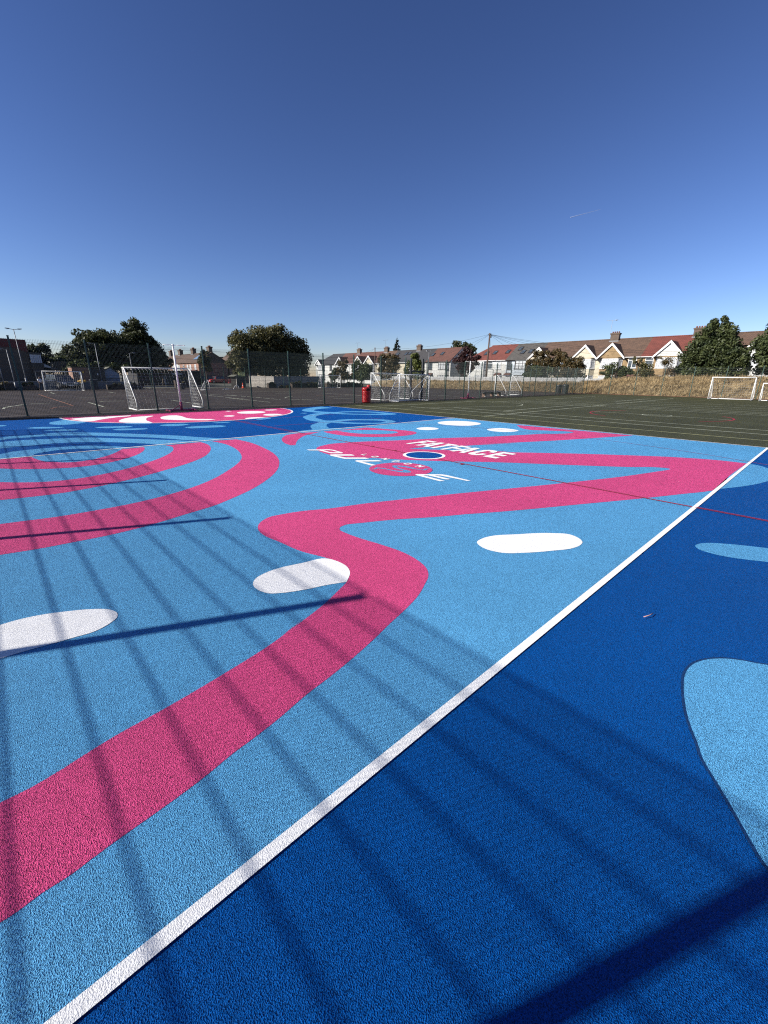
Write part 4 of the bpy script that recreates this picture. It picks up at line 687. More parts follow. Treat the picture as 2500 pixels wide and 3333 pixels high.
def angled(parent, p0, p1, z0, z1, fm, vs=2, curtain=True, transom=.72):
    """window on a canted face from p0 to p1 (plan points)"""
    a, b_ = Vector(p0), Vector(p1); L_ = (b_-a).length
    o = win(parent, .05, L_-.05, z0, z1, fm, 0, vs, transom, curtain)
    ang = math.atan2(b_.y-a.y, b_.x-a.x)-math.pi/2
    o.location = (a.x, a.y, 0); o.rotation_euler = (0, 0, ang)
    return o
def chimney(parent, x, y, z0, z1, wx=.75, wy=1.35, pots=4, name='chimney', m='brickdark'):
    b = MB(); b.box(x-wx/2, x+wx/2, y-wy/2, y+wy/2, z0, z1-.28); b.box(x-wx/2-.06, x+wx/2+.06, y-wy/2-.06, y+wy/2+.06, z1-.28, z1-.17); b.box(x-wx/2-.11, x+wx/2+.11, y-wy/2-.11, y+wy/2+.11, z1-.17, z1-.05); b.box(x-wx/2-.03, x+wx/2+.03, y-wy/2-.03, y+wy/2+.03, z1-.05, z1)
    c = b.build(name, M[m], parent)
    for i in range(pots):
        yy = y-wy*.36+i*wy*.72/max(1, pots-1); MB().lathe([(0, z1), (.13, z1), (.10, z1+.22), (.12, z1+.24), (.09, z1+.25)], cx=x, cy=yy, n=10).build('chimney_pot', M['pot'], c, True)
    MB().box(x-wx/2-.09, x+wx/2+.09, y-wy/2-.09, y+wy/2+.09, z0+.1, z0+.42).build('flashing', M['lead'], c)
    return c
def aerial(label, x, y, z, s=1):
    t = thing('tv_aerial', label, 'aerial', (x, y, z), 0, 'television aerials on the roofs')
    MB().tube([(0,0,0),(0,0,1.5*s)], .022, 6).build('mast', M['metal'], t)
    b = MB(); b.tube([(-.1,-.75*s,1.45*s),(.1,.75*s,1.52*s)], .016, 5)
    for i in range(7): yy = (-.7+.22*i)*s; b.tube([(-.22, yy, 1.48*s), (.22, yy, 1.48*s)], .009, 4)
    b.build('antenna', M['metal'], t); return t
def house(label, y0, y1, roof, wall, bay=None, gable=None, wins=(), fm='upvc', chim=None, lights=(), hip0=False, hip1=False, lower=True, bayw=None, group='terraced houses above the bank', curtain=True, x0=77):
    t = thing('terraced_house', label, 'house', (x0, y0, 0), 0, group); Wd = y1-y0; G2 = .003
    b = MB(); b.box(0, BX, G2, Wd-G2, 0, EA); w_ = b.build('wall', M[wall], t)
    ov = .28; sl = (RI-EA)/RX; e0 = EA-ov*sl
    ya, yb = (RX*.95 if hip0 else 0), (RX*.95 if hip1 else 0); oy0 = ov if hip0 else 0; oy1 = ov if hip1 else 0
    rb = MB(); th = .14
    A = [(-ov, -oy0, e0), (-ov, Wd+oy1, e0), (RX, Wd-yb, RI), (RX, ya, RI)]
    bk = [(BX+ov, -oy0, EA-.2), (BX+ov, Wd+oy1, EA-.2)]
    vs = [A[0], A[1], A[2], A[3], bk[0], bk[1]]; vs2 = [(x, y, z+th) for x, y, z in vs]
    rb.add(vs+vs2, [(0,3,2,1),(4,5,2,3),(6,7,8,9),(10,9,8,11),(0,1,7,6),(4,10,11,5),(0,6,9,3) if not hip0 else (0,3,9,6),(3,9,10,4),(1,2,8,7),(2,5,11,8)])
    if hip0: rb.add([vs2[0], vs2[3], vs2[4]], [(0,1,2)])
    if hip1: rb.add([vs2[1], vs2[5], vs2[2]], [(0,1,2)])
    r_ = recalc(rb.build('roof', M[roof], t))
    if not hip1: MB().add([(0,Wd-.01,EA),(BX,Wd-.01,EA),(RX,Wd-.01,RI-.02),(0,Wd-.2,EA),(BX,Wd-.2,EA),(RX,Wd-.2,RI-.02)], [(0,1,2),(3,5,4),(0,3,4,1),(0,2,5,3),(1,4,5,2)]).build('gable_end', M[wall], t)
    if not hip0: MB().add([(0,.01,EA),(BX,.01,EA),(RX,.01,RI-.02),(0,.2,EA),(BX,.2,EA),(RX,.2,RI-.02)], [(0,2,1),(3,4,5),(0,1,4,3),(0,3,5,2),(1,2,5,4)]).build('gable_end', M[wall], t)
    MB().tube([(RX, ya, RI+th+.02), (RX, Wd-yb, RI+th+.02)], .10, 8).build('ridge_tiles', M[roof], r_)
    MB().tube([(-ov-.05, .02, e0+.03), (-ov-.05, Wd-.02, e0+.03)], .06, 6).build('gutter', M['blackframe' if fm != 'upvc' else 'upvc'], t)
    MB().tube([(-.06, Wd-.25, .1), (-.06, Wd-.25, e0)], .04, 6).build('downpipe', M['lead'], t)
    if bay:
        c, hw, dp = bay[0]-y0, bay[1], .75; zt = EA-.16 if gable else EA-.28; wn = bay[2] if len(bay) > 2 else wall
        pl = [(0, c-hw), (-dp, c-hw*.66), (-dp, c+hw*.66), (0, c+hw)]
        bb = MB()
        for za, zb in ((0, .95), (2.35, 3.42), (5.0, zt)): bb.prism(pl, za, zb, 'z')
        for (za, zb) in ((.95, 2.35), (3.42, 5.0)): bb.prism([(.0, c-hw+.12), (-dp+.10, c-hw*.66+.1), (-dp+.10, c+hw*.66-.1), (0, c+hw-.12)], za, zb, 'z')
        by = recalc(bb.build('bay', M[wn], t))
        for za, zb in ((3.44, 4.98), (.97, 2.33)) if lower else ((3.44, 4.98),):
            win(t, c-hw*.66, c+hw*.66, za, zb, fm, -dp+.09, 3, .70, curtain)
            angled(t, (0.02, c-hw+.06), (-dp+.06, c-hw*.66), za, zb, fm, 1, curtain); 
            o = angled(t, (-dp+.06, c+hw*.66), (0.02, c+hw-.06), za, zb, fm, 1, curtain)
    if gable:
        c, hw, pk, gm = gable[0]-y0, gable[1], gable[2], gable[3]; gx = -.80; zb = EA-.14; xr = (pk-EA)/sl+.1
        gm_ = gable[4] if len(gable) > 4 else roof
        recalc(MB().prism([(c-hw+.15, zb), (c+hw-.15, zb), (c, pk-.12)], gx+.06, 0, 'x').build('gable', M[gm], t))
        th2 = .11
        for s in (-1, 1):
            q = [(gx-.1, c+s*(hw+.18), zb-.22), (gx-.1, c, pk), (xr, c, pk), (-.1, c+s*(hw+.18), zb-.22)]
            recalc(MB().add(q+[(x, y, z+th2) for x, y, z in q], [(0,1,2,3),(4,7,6,5),(0,4,5,1),(1,5,6,2),(2,6,7,3),(3,7,4,0)]).build('gable_roof', M[gm_], t))
            q = [(gx-.14, c+s*(hw+.22), zb-.36), (gx-.14, c+s*(hw+.22), zb-.02), (gx-.14, c, pk+.13), (gx-.14, c, pk-.28)]
            recalc(MB().add(q+[(x+.035, y, z) for x, y, z in q], [(0,1,2,3),(4,7,6,5),(0,4,5,1),(1,5,6,2),(2,6,7,3),(3,7,4,0)]).build('bargeboard', M['upvc'], t))
    for wd in wins:
        a, b2, za, zb = wd[:4]; win(t, a-y0, b2-y0, za, zb, fm, 0, wd[4] if len(wd) > 4 else 2, .68, wd[5] if len(wd) > 5 else False)
    if lower and wins:
        a, b2 = wins[0][0]-y0, wins[0][1]-y0
        fr = MB().box(-.06, -.001, a, a+1.0, .05, 2.15).build('door', M['upvc' if fm == 'upvc' else 'blackframe'], t)
        MB().box(-.075, -.061, a+.2, a+.8, 1.2, 1.95).build('door_glass', M['glass'], fr)
        recalc(MB().prism([(-.75, 2.3), (0.0, 2.75), (0.0, 2.62), (-.75, 2.2)], a-.2, a+1.25).build('porch_roof', M['roof_maroon'], t))
    if chim is not None: chimney(t, RX-.1, chim-y0, RI-.5, RI+1.15)
    for ly, lz in lights:
        xx = (lz-EA)/sl; nrm = Vector((-sl, 0, 1)).normalized(); up = Vector((1, 0, sl)).normalized(); ce = Vector((xx, ly-y0, lz+th))
        def quad(hy, hu, k0, k1):
            q = [ce+up*a*hu+Vector((0, b2*hy, 0)) for a, b2 in ((-1,-1),(-1,1),(1,1),(1,-1))]
            return MB().add([p+nrm*k0 for p in q]+[p+nrm*k1 for p in q], [(0,1,2,3),(4,7,6,5),(0,4,5,1),(1,5,6,2),(2,6,7,3),(3,7,4,0)])
        f = recalc(quad(.43, .62, .0, .09).build('rooflight', M['blackframe'], t)); recalc(quad(.34, .52, .091, .10).build('pane', M['glass'], f))
    return t
H = house
# near terrace, from the right edge of the photo to its hipped left end
H('brown tiled house glimpsed behind the right-edge tree', -.4, 5.5, 'roof_brown', 'render_w', (2.0, 1.9), (2.0, 1.95, 7.1, 'render_w'), [(4.0, 5.2, 3.55, 5.0)])
H('brown tiled house seen between the two big dark trees', 5.5, 11.4, 'roof_brown', 'render_w', (9.2, 1.9), (9.2, 1.95, 7.1, 'render_w'), [(6.0, 7.2, 3.55, 5.0)])
H('brown tiled house mostly hidden behind the massive dark tree', 11.4, 17.3, 'roof_brown', 'render_w', (13.6, 1.9), (13.6, 1.95, 7.1, 'render_w'), [(15.6, 16.8, 3.55, 5.0)])
H('bright red tiled house with a plain white boarded gable and tan walls', 17.3, 23.25, 'roof_red', 'pebble', (19.35, 1.75), (19.35, 1.9, 7.25, 'render_w'), [(21.4, 22.55, 3.5, 5.15, 1), ], chim=17.1)
H('brown tiled tan house with a pebbledash gable over a wide white bay', 23.25, 29.15, 'roof_brown', 'pebble', (27.55, 1.75), (27.55, 1.95, 7.28, 'pebble'), [(23.75, 25.0, 3.5, 5.15, 2)], chim=29.0)
H('brown tiled cream house with a cream gable, left of the tall smoky chimney', 29.15, 35.0, 'roof_brown', 'render_c', (31.85, 1.75), (31.85, 1.95, 7.2, 'render_c'), [(33.5, 34.6, 3.6, 5.05, 2, True)])
H('brown tiled cream house with its gable half hidden by the shrub tree', 35.0, 41.0, 'roof_brown', 'render_c', (39.8, 1.75), (40.2, 2.0, 7.15, 'render_c'), [(35.6, 36.8, 3.55, 5.0, 2)])
H('grey tiled pale blue house with dark framed windows', 41.0, 47.3, 'roof_grey', 'render_b', (43.7, 1.7), None, [(46.1, 47.0, 3.4, 5.0, 2)], fm='blackframe', lights=[(43.2, 6.6), (44.8, 6.5), (45.9, 7.2)])
H('red tiled white house with a hipped left end beside the telegraph pole', 47.3, 57.2, 'roof_red', 'render_w', (53.2, 1.6), None, [(48.4, 49.6, 3.5, 5.05, 1, True), (50.4, 51.5, 3.5, 5.05, 1)], hip1=True, lights=[(48.3, 6.7), (51.2, 6.6), (53.2, 6.5)])
# farther terrace
H('maroon tiled white house with two pale rooflights, right end of the far terrace', 61.3, 68.6, 'roof_maroon', 'render_w', (63.2, 1.6), None, [(66.6, 68.0, 3.5, 5.0, 2)], fm='blackframe', lights=[(65.6, 6.9), (68.2, 6.7)])
H('black slated white house with dark windows left of the maroon roof', 68.6, 74.3, 'roof_slate', 'render_w', (70.6, 1.6), None, [(73.0, 74.0, 3.5, 5.0, 2)], fm='blackframe', chim=74.4)
H('black slated house with three small rooflights behind the autumn tree', 74.3, 82.2, 'roof_slate', 'render_c', (79.9, 1.7), (79.9, 1.9, 7.0, 'render_c', 'roof_brown'), [], lights=[(76.6, 7.3), (77.8, 7.2), (80.8, 7.2)])
H('brown tiled house behind the autumn tree, right of a dark chimney', 82.2, 86.4, 'roof_brown', 'render_c', None, None, [(84, 85.2, 3.5, 5.0, 2)], chim=86.3)
H('red-brown tiled white house with the right one of the twin white gables', 86.4, 91.2, 'roof_maroon', 'render_w', (88.4, 1.7), (88.4, 1.9, 7.05, 'render_c'), [])
H('red-brown tiled white house with the left one of the twin white gables', 91.2, 97.9, 'roof_maroon', 'render_w', (92.9, 1.7), (92.9, 1.9, 7.05, 'render_c'), [(95.4, 96.6, 3.5, 5.0, 2)], chim=97.8)
H('red tiled white house with a lone gable above the reddish shrub', 97.9, 104.5, 'roof_maroon', 'render_w', (101.3, 1.7), (101.3, 1.9, 7.05, 'render_w'), [])
H('dark hipped white house at the far left end of the terrace', 104.5, 114.6, 'roof_slate', 'render_w', (111.2, 1.6), (112.2, 1.6, 6.6, 'render_w'), [(106, 107.2, 3.5, 5.0, 2)], fm='blackframe', hip1=True)
aerial('television aerial with a white dish on the tall smoky chimney', 80.6, 29.8, 9.3, 1.35)
MB().lathe([(0,0),(.10,.02),(.17,.07),(.19,.12)], n=12).build('dish', M['upvc'], bpy.data.objects['tv_aerial'], True, loc=(0, -.62, 1.9))
aerial('television aerial above the chimney of the autumn-tree house', 80.9, 86.8, 9.2, 1.3)
aerial('television aerial above the leftmost terrace chimney', 80.9, 98.6, 9.2, 1.2)

# brown houses at the far left, lit on their left flanks
t = thing('brown_house_row', 'row of brown brick houses with four chimneys and white windows beyond the large goal', 'house', (35.9, 100, 0), 0)
b = MB(); b.box(0, 6.6, 0, 30, 0, 4.5); b.build('wall', M['brick'], t)
sec = [(-.3, 4.35), (3.3, 6.6), (6.9, 4.35), (6.9, 4.5), (3.3, 6.76), (-.3, 4.5)]
recalc(MB().prism(sec, -.15, 30).build('roof', M['roof_brown'], t))
recalc(MB().prism([(0, 4.4), (6.6, 4.4), (3.3, 6.55)], -.05, .1).build('gable_end', M['brickdark'], t))
for yy in (1.2, 11.5, 21.0, 28.5): chimney(t, 3.3, yy, 6.2, 7.9, .8, 1.5, 3)
for yy, c_ in ((1.4, 1), (4.6, 1), (6.4, 1), (9.2, 0), (12.6, 1), (17, 1)):
    win(t, yy, yy+1.1, 2.5, 4.0, 'upvc', 0, 1, .6, bool(c_))
MB().box(-.02, -.004, 13.8, 16.6, 2.0, 4.4).build('white_wall_patch', M['render_w'], t)
recalc(MB().prism([(-1.6, 2.2), (0, 2.9), (0, 2.7), (-1.6, 2.05)], 1, 9).build('porch_roof', M['roof_maroon'], t))
q = [(.6, 2.2, 4.98), (.6, 4.6, 4.98), (2.4, 4.6, 6.14), (2.4, 2.2, 6.14)]
recalc(MB().add([(x, y, z+.14) for x, y, z in q]+[(x-.04, y, z+.20) for x, y, z in q], [(0,1,2,3),(4,7,6,5),(0,4,5,1),(1,5,6,2),(2,6,7,3),(3,7,4,0)]).build('solar_panel', M['tower'], t))
t = thing('detached_house', 'brick house with a steep pyramid tiled roof behind the red container', 'house', (42.9, 100, 0))
b = MB(); b.box(0, 7, 0, 7.5, 0, 3.8); b.build('wall', M['brick'], t)
b = MB(); ov = .45; b.add([(-ov,-ov,3.7),(7+ov,-ov,3.7),(7+ov,7.5+ov,3.7),(-ov,7.5+ov,3.7),(2.9,3.4,7.9),(4.1,3.4,7.9),(-ov,-ov,3.85),(7+ov,-ov,3.85),(7+ov,7.5+ov,3.85),(-ov,7.5+ov,3.85)], [(0,3,2,1),(0,1,7,6),(1,2,8,7),(2,3,9,8),(3,0,6,9),(6,7,5,4),(7,8,5),(8,9,4,5),(9,6,4)]); recalc(b.build('roof', M['roof_brown'], t))
win(t, 1.8, 2.8, .9, 2.3, 'upvc', 0, 1); win(t, 2.3, 3.0, 3.0, 3.6, 'upvc', 0, 1, 0)
t = thing('low_house', 'dark low wing with a flat ridge between the brown row and the pyramid roofed house', 'house', (42.6, 108, 0)); MB().box(0, 3.2, 0, 5, 0, 5.0).build('wall', M['brickdark'], t); recalc(MB().prism([(-.2, 4.9), (-.2, 5.1), (1.2, 6.1), (3.4, 6.1), (3.4, 4.9)], -.2, 5.2).build('roof', M['roof_brown'], t))

# school block, annexe, sheds
t = thing('school_block', 'large brown clad school block with maroon top at the left edge', 'school building', (5.0, 75, 0))
b = MB(); b.box(-28, 0, 0, 14, 0, 4.85)
for i in range(5): b.box(-28, .03, -.035, -.001, .9+i*.92, .98+i*.92)
b.build('wall', M['cladding'], t)
recalc(MB().prism([(0, 4.3), (0, 5.85), (-28, 6.4), (-28, 5.3), (-2.6, 5.25)], -.09, -.04).build('fascia', M['maroon'], t))
MB().box(-28, .02, .001, 14, 4.851, 5.8).build('parapet', M['maroon'], t)
for i in range(4): win(MB().box(-6.2-5*i, -3.2-5*i, -.06, -.037, 1.1, 2.6).build('window_band', M['blackframe'], t), 0, .01, 0, .01, 'blackframe', 0, 1, 0) if False else MB().box(-6.2-5*i, -3.2-5*i, -.06, -.037, 1.1, 2.6).build('window_band', M['glass'], t)
t = thing('school_annexe', 'pale panelled annexe over a dark band beside the brown school block', 'school building', (5.02, 74.5, 0))
MB().box(0, 1.25, 0, 5, 0, 2.4).build('wall', M['cladding'], t); MB().box(-.05, 1.3, -.05, 5, 2.4, 3.0).build('dark_band', M['blackframe'], t)
pn = MB(); 
for i in range(6): pn.box(.02+.2*i, .2+.2*i, -.02, .1, 3.02, 4.05)
pn.build('pale_panels', M['panel'], t); MB().box(-.04, 1.3, -.06, 5, 4.07, 4.3).build('roof', M['blackframe'], t)
recalc(MB().prism([(1.3, 2.95), (1.5, 2.8), (2.6, 2.35), (2.6, 2.25), (1.3, 2.5)], -.1, 3).build('canopy', M['render_w'], t))
t = thing('handrail', 'pale double handrail in front of the school annexe', 'railing', (4.9, 70, 0)); b = MB()
for z in (1.35, 1.95): b.tube([(0,0,z),(3.1,0,z-.05)], .035, 6)
for x in (0, 1.0, 2.0, 3.05): b.tube([(x,0,.1),(x,0,1.93)], .035, 6)
b.build('rails', M['galv'], t)
t = thing('timber_screen', 'tall dark vertical boarded screen right of the school annexe', 'fence', (6.8, 72, 0)); b = MB()
for i in range(14): b.box(i*.2, i*.2+.15, 0, .03, 0, 2.9+.35*math.sin(.6+i*.16))
b.build('boards', M['blackframe'], t)
t = thing('brick_shed', 'brown brick shed with yellow and white notices and a dark open bay beside it', 'shed', (7.72, 62, 0))
MB().box(0, 1.62, 0, 3, 0, 2.38).build('wall', M['brick'], t); MB().box(1.621, 3.3, .3, 3, 0, 2.38).build('dark_wall', M['blackframe'], t); MB().box(-.06, 3.36, -.06, 3.05, 2.381, 2.46).build('roof', M['shedroof'], t)
MB().box(.95, 1.15, -.03, -.002, 1.75, 1.98).build('notice', M['yellow'], t); MB().box(.6, .8, -.03, -.002, 1.6, 1.95).build('notice', M['white'], t); MB().box(2.45, 2.6, .27, .298, 1.55, 1.75).build('notice', M['white'], t)
t = thing('gabled_shed', 'pale blue gabled metal shed with a mossy roof behind the clipped hedge', 'shed', (10.95, 63, 0))
recalc(MB().prism([(0, 0), (1.7, 0), (1.7, 1.72), (.82, 2.42), (0, 1.95)], 0, 3).build('wall', M['shedblue'], t))
recalc(MB().prism([(-.08, 1.95), (.82, 2.47), (1.8, 1.68), (1.8, 1.76), (.82, 2.56), (-.08, 2.04)], -.12, 3.1).build('roof', M['shedroof'], t))
t = thing('palisade_railing', 'dark upright railings before the pale gabled shed', 'railing', (10.9, 61.5, 0)); b = MB()
for i in range(22): b.box(i*.11, i*.11+.03, 0, .02, 0, 1.3)
b.box(0, 2.4, .021, .05, 1.15, 1.2); b.box(0, 2.4, .021, .05, .2, .25); b.build('rails', M['blackpost'], t)
t = thing('low_building', 'long low dark building with a white fascia strip behind the large goal', 'building', (18.6, 80, 0))
MB().box(0, 10.2, 0, 6, 0, 2.25).build('wall', M['blackframe'], t); MB().box(-.1, 10.4, -.15, 6.1, 2.251, 2.42).build('roof', M['shedroof'], t); MB().box(5.4, 7.1, -.06, -.002, 1.72, 2.0).build('fascia_sign', M['upvc'], t); MB().box(3.8, 4.3, -.06, -.002, .05, 1.95).build('door', M['panel'], t)
t = thing('retaining_wall', 'low grey block wall behind the far left hedges', 'wall', (-6, 58.9, 0)); b = MB(); b.box(0, 19, 0, .3, 0, .80); b.box(-.02, 19.02, -.04, .34, .801, .86); b.build('blockwork', M['lead'], t)
t = thing('litter_bin', 'square dark grey bin with a pale edge before the low grey wall', 'bin', (8.9, 57.3, 0)); bevel(MB().box(-.32, .32, -.3, .3, 0, 1.0).build('bin_body', M['black'], t), .03); bevel(MB().box(-.36, .36, -.33, .33, 1.001, 1.08).build('lid', M['galv'], t), .02); MB().box(-.36, -.33, -.32, -.28, 0, .99).build('edge', M['galv'], t)
t = thing('display_stand', 'yellow topped stand with thin legs beside the far left white goal', 'stand', (7.55, 55.4, 0))
b = MB()
for x, y, z, r in ((-.22,0,.92,.16),(.02,.05,1.0,.2),(.24,0,.9,.15),(-.05,-.1,.82,.15),(.35,.05,1.02,.08)): b.lathe([(0, z-r*.6), (r*.8, z-r*.45), (r, z), (r*.8, z+r*.4), (0, z+r*.5)], cx=x, cy=y, n=12)
b.build('yellow_top', M['yellow'], t, True)
b = MB()
for x in (-.25, 0, .28): b.tube([(x, 0, 0), (x*.5, 0, .85)], .03, 6)
b.build('legs', M['blackpost'], t)
t = thing('garden_shed', 'dark shed with a yellow green slatted panel on its roof by the wooden fence', 'shed', (27.1, 61, 0))
MB().box(0, 1.35, 0, 2, 0, 1.5).build('wall', M['blackframe'], t); MB().box(-.06, .02, -.05, .05, 0, 1.5).build('corner_post', M['greywood'], t); recalc(MB().prism([(-.5, 1.52), (1.45, 1.52), (1.45, 1.62), (.2, 1.8)], -.1, 2.1).build('roof', M['shedroof'], t))
b = MB()
for i in range(6): b.box(.3+i*.18, .42+i*.18, -.16, -.12, 1.55, 2.2)
b.box(.28, 1.35, -.118, -.08, 1.56, 1.64); b.box(.28, 1.35, -.118, -.08, 2.1, 2.18); b.build('slatted_panel', M['slat'], t)
def board_fence(label, p0, p1, h0, h1, m, wd=.14, gap=.008, name='wooden_fence', z=None, cat='fence', jag=.02):
    a, b_ = Vector(p0), Vector(p1); L_ = (b_-a).length; ang = math.atan2((b_-a).y, (b_-a).x); t = thing(name, label, cat, (a.x, a.y, 0), ang); b = MB(); i = 0; x = 0; g = random.Random(3)
    while x < L_:
        f = x/L_; zb = z(f) if z else 0; hh = h0+(h1-h0)*f+g.uniform(-jag, jag); b.box(x, x+wd, g.uniform(0, .012), .035, zb, zb+hh); x += wd+gap
    b.build('boards', M[m], t); b = MB(); x = 0
    while x < L_: zb = z(x/L_) if z else 0; b.box(x, x+.1, .04, .14, zb-.2, zb+h0+(h1-h0)*x/L_-.03); x += 2.4
    b.build('fence_posts', M[m], t); return t
board_fence('weathered grey boarded fence right of the dark shed, sunlit length', (30.2, 63.5), (32.0, 59.0), 1.68, 1.62, 'greywood')
board_fence('weathered grey boarded fence running on in shade under the broad tree', (32.1, 59.1), (43.5, 62.5), 1.62, 1.72, 'greywood')
board_fence('pale boarded garden fence along the top of the grass bank', (62.6, 84), (62.6, 26), .84, .84, 'palefence', z=lambda f: 1.05, jag=.05)
board_fence('pale garden fence at the top of the bank behind the right goal', (62.9, 26), (62.9, -6), .45, .42, 'palefence', z=lambda f: 1.25+.62*min(1, f*3), jag=.05)
t = thing('storage_box', 'bright red storage box in front of the pyramid roofed brick house', 'box', (38.4, 90, 0)); MB().box(0, 1.15, 0, 1, 0.1, .98).build('box_body', M['carred'], t); b = MB(); b.box(-.03, 1.18, -.03, 1.03, .981, 1.05); b.box(.05, 1.1, -.03, -.002, .5, .56); b.build('lid', M['carred'], t)
t = thing('glass_tower', 'distant slanted-top glass tower above the trees', 'tower', (52.9, 400, 0)); recalc(MB().prism([(0, 0), (4.6, 0), (4.6, 16.6), (3.4, 16.6), (0, 14.6)], 0, 5).build('facade', M['tower'], t)); MB().box(3.3, 3.5, -.1, -.01, 0, 16.4).build('edge_fin', M['panel'], t)

# ------------------------------------------------------------------ cars
def car(label, loc, rz, paint, L_=4.1, W_=1.75, Hh=1.48, suv=False):
    t = thing('parked_car', label, 'car', loc, rz, 'cars beyond the playground'); z0 = .22 if not suv else .28
    # side outline (x forward), body below the window line tapers slightly inwards above it
    low = [(-L_/2, z0+.12), (-L_/2+.05, z0), (L_/2-.1, z0), (L_/2, z0+.15), (L_/2-.02, z0+.42), (L_/2-.35, Hh*.56), (L_/2-1.05, Hh*.63), (-L_/2+.25, Hh*.66), (-L_/2+.02, Hh*.55)]
    bd = recalc(MB().prism(low, -W_/2, W_/2).build('body', M[paint], t)); bevel(bd, .07, 3)
    rx0, rx1 = (-L_/2+.12, L_/2-1.65)
    vs = [(-L_/2+.22, -W_/2+.06, Hh*.62), (L_/2-1.05, -W_/2+.06, Hh*.62), (L_/2-1.05, W_/2-.06, Hh*.62), (-L_/2+.22, W_/2-.06, Hh*.62), (rx0+.35, -W_/2+.22, Hh), (rx1, -W_/2+.22, Hh), (rx1, W_/2-.22, Hh), (rx0+.35, W_/2-.22, Hh)]
    cb = MB().add(vs, [(0,3,2,1),(4,5,6,7),(0,1,5,4),(1,2,6,5),(2,3,7,6),(3,0,4,7)]).build('glasshouse', M['glass'], t); bevel(cb, .05, 2)
    b = MB().box(rx0+.38, rx1-.02, -W_/2+.23, W_/2-.23, Hh+.001, Hh+.035)
    for s in (-1, 1):
        for xx in ((rx0+.4, -L_/2+.28), (rx0+1.35, rx0+1.2), (rx1-.03, L_/2-1.1)): b.tube([(xx[0], s*(W_/2-.215), Hh), (xx[1], s*(W_/2-.055), Hh*.63)], .04, 5)
    b.build('roof', M[paint], t)
    for x in (-L_/2+.78, L_/2-.8):
        for s in (-1, 1):
            w2 = MB().tube([(x, s*(W_/2-.18), .31), (x, s*(W_/2+.01), .31)], .31, 18).build('wheel', M['tyre'], t, True); MB().tube([(x, s*(W_/2+.012), .31), (x, s*(W_/2+.02), .31)], .19, 14).build('rim', M['chrome'], w2)
    for s in (-1, 1):
        MB().box(L_/2-.16, L_/2+.012, s*W_/2*.62-.16, s*W_/2*.62+.16, z0+.33, z0+.47).build('headlight', M['lamp'], t); MB().box(-L_/2-.012, -L_/2+.1, s*W_/2*.78-.1, s*W_/2*.78+.1, z0+.36, z0+.6).build('tail_light', M['carred'], t)
        bevel(MB().box(L_/2-1.35, L_/2-1.18, s*(W_/2+.1)-.09, s*(W_/2+.1)+.09, Hh*.63, Hh*.73).build('wing_mirror', M[paint], t), .02)
    MB().box(L_/2+.002, L_/2+.02, -.26, .26, z0+.1, z0+.21).build('number_plate', M['lamp'], t)
    return t
car('black car behind the far left goal, its pale windscreen catching the sky', (6.3, 60.0, 0), math.radians(-75), 'carblack', 4.3, 1.85, 1.5, True)
car('dark blue hatchback parked left of the red car beyond the playground', (36.3, 99, 0), math.radians(168), 'cargrey')
car('red hatchback parked beyond the playground under the willow-like tree', (38.9, 98.2, 0), math.radians(190), 'carred')

# ------------------------------------------------------------------ child walking by the far left goal
def skin_chain(name, verts, edges, radii, m, parent, levels=1):
    me = bpy.data.meshes.new(name); me.from_pydata(verts, edges, []); o = link(name, me, parent)
    import bmesh
    bm = bmesh.new(); bm.from_mesh(me); ly = bm.verts.layers.skin.verify(); bm.verts.ensure_lookup_table()
    for i, r in enumerate(radii): bm.verts[i][ly].radius = (r, r) if not isinstance(r, tuple) else r; bm.verts[i][ly].use_root = (i == 0)
    bm.to_mesh(me); bm.free()
    o.modifiers.new('skin', 'SKIN').use_smooth_shade = True; s = o.modifiers.new('sub', 'SUBSURF'); s.levels = s.render_levels = levels
    me.materials.append(M[m]); return o
p = thing('person', 'child in a white shirt and dark trousers walking beside the far left goal', 'person', (4.15, 56.3, 0), math.radians(-60))
# joints: pelvis, spine, chest, neck, head; arms; legs in mid stride (height 1.40)
V_ = [(0,0,.74),(0,0,.90),(0,0,1.08),(0,0,1.17),(.01,0,1.24),(.015,0,1.33),
      (0,.14,1.09),(-.05,.19,.90),(.03,.20,.72),(.05,.20,.66),  (0,-.14,1.09),(.04,-.19,.90),(.12,-.19,.73),(.14,-.19,.67),
      (.02,.07,.70),(.12,.075,.40),(.10,.08,.08),(.20,.085,.035),  (-.01,-.07,.70),(-.05,-.075,.40),(-.20,-.08,.10),(-.12,-.085,.035)]
E_ = [(0,1),(1,2),(2,3),(3,4),(4,5),(2,6),(6,7),(7,8),(8,9),(2,10),(10,11),(11,12),(12,13),(0,14),(14,15),(15,16),(16,17),(0,18),(18,19),(19,20),(20,21)]
R_ = [(.10,.12),(.085,.11),(.09,.12),.038,(.075,.065),(.07,.06),.042,.032,.024,(.03,.014),.042,.032,.024,(.03,.014),.07,.045,.032,(.03,.025),.07,.045,.032,(.03,.025)]
body = skin_chain('body', V_, E_, R_, 'skin', p, 2)
skin_chain('shirt', [(0,0,.76),(0,0,.90),(0,0,1.08),(0,0,1.15),(0,.14,1.09),(-.04,.185,.94),(0,-.14,1.09),(.03,-.185,.94)], [(0,1),(1,2),(2,3),(2,4),(4,5),(2,6),(6,7)], [(.118,.14),(.105,.13),(.108,.14),.05,.056,.048,.056,.048], 'shirt', p, 2)
skin_chain('trousers', [V_[0],(0,0,.80),V_[14],V_[15],(.10,.08,.11),V_[18],V_[19],(-.19,-.08,.13)], [(0,1),(0,2),(2,3),(3,4),(0,5),(5,6),(6,7)], [(.112,.13),(.11,.13),.082,.058,.05,.082,.058,.05], 'trousers', p, 2)
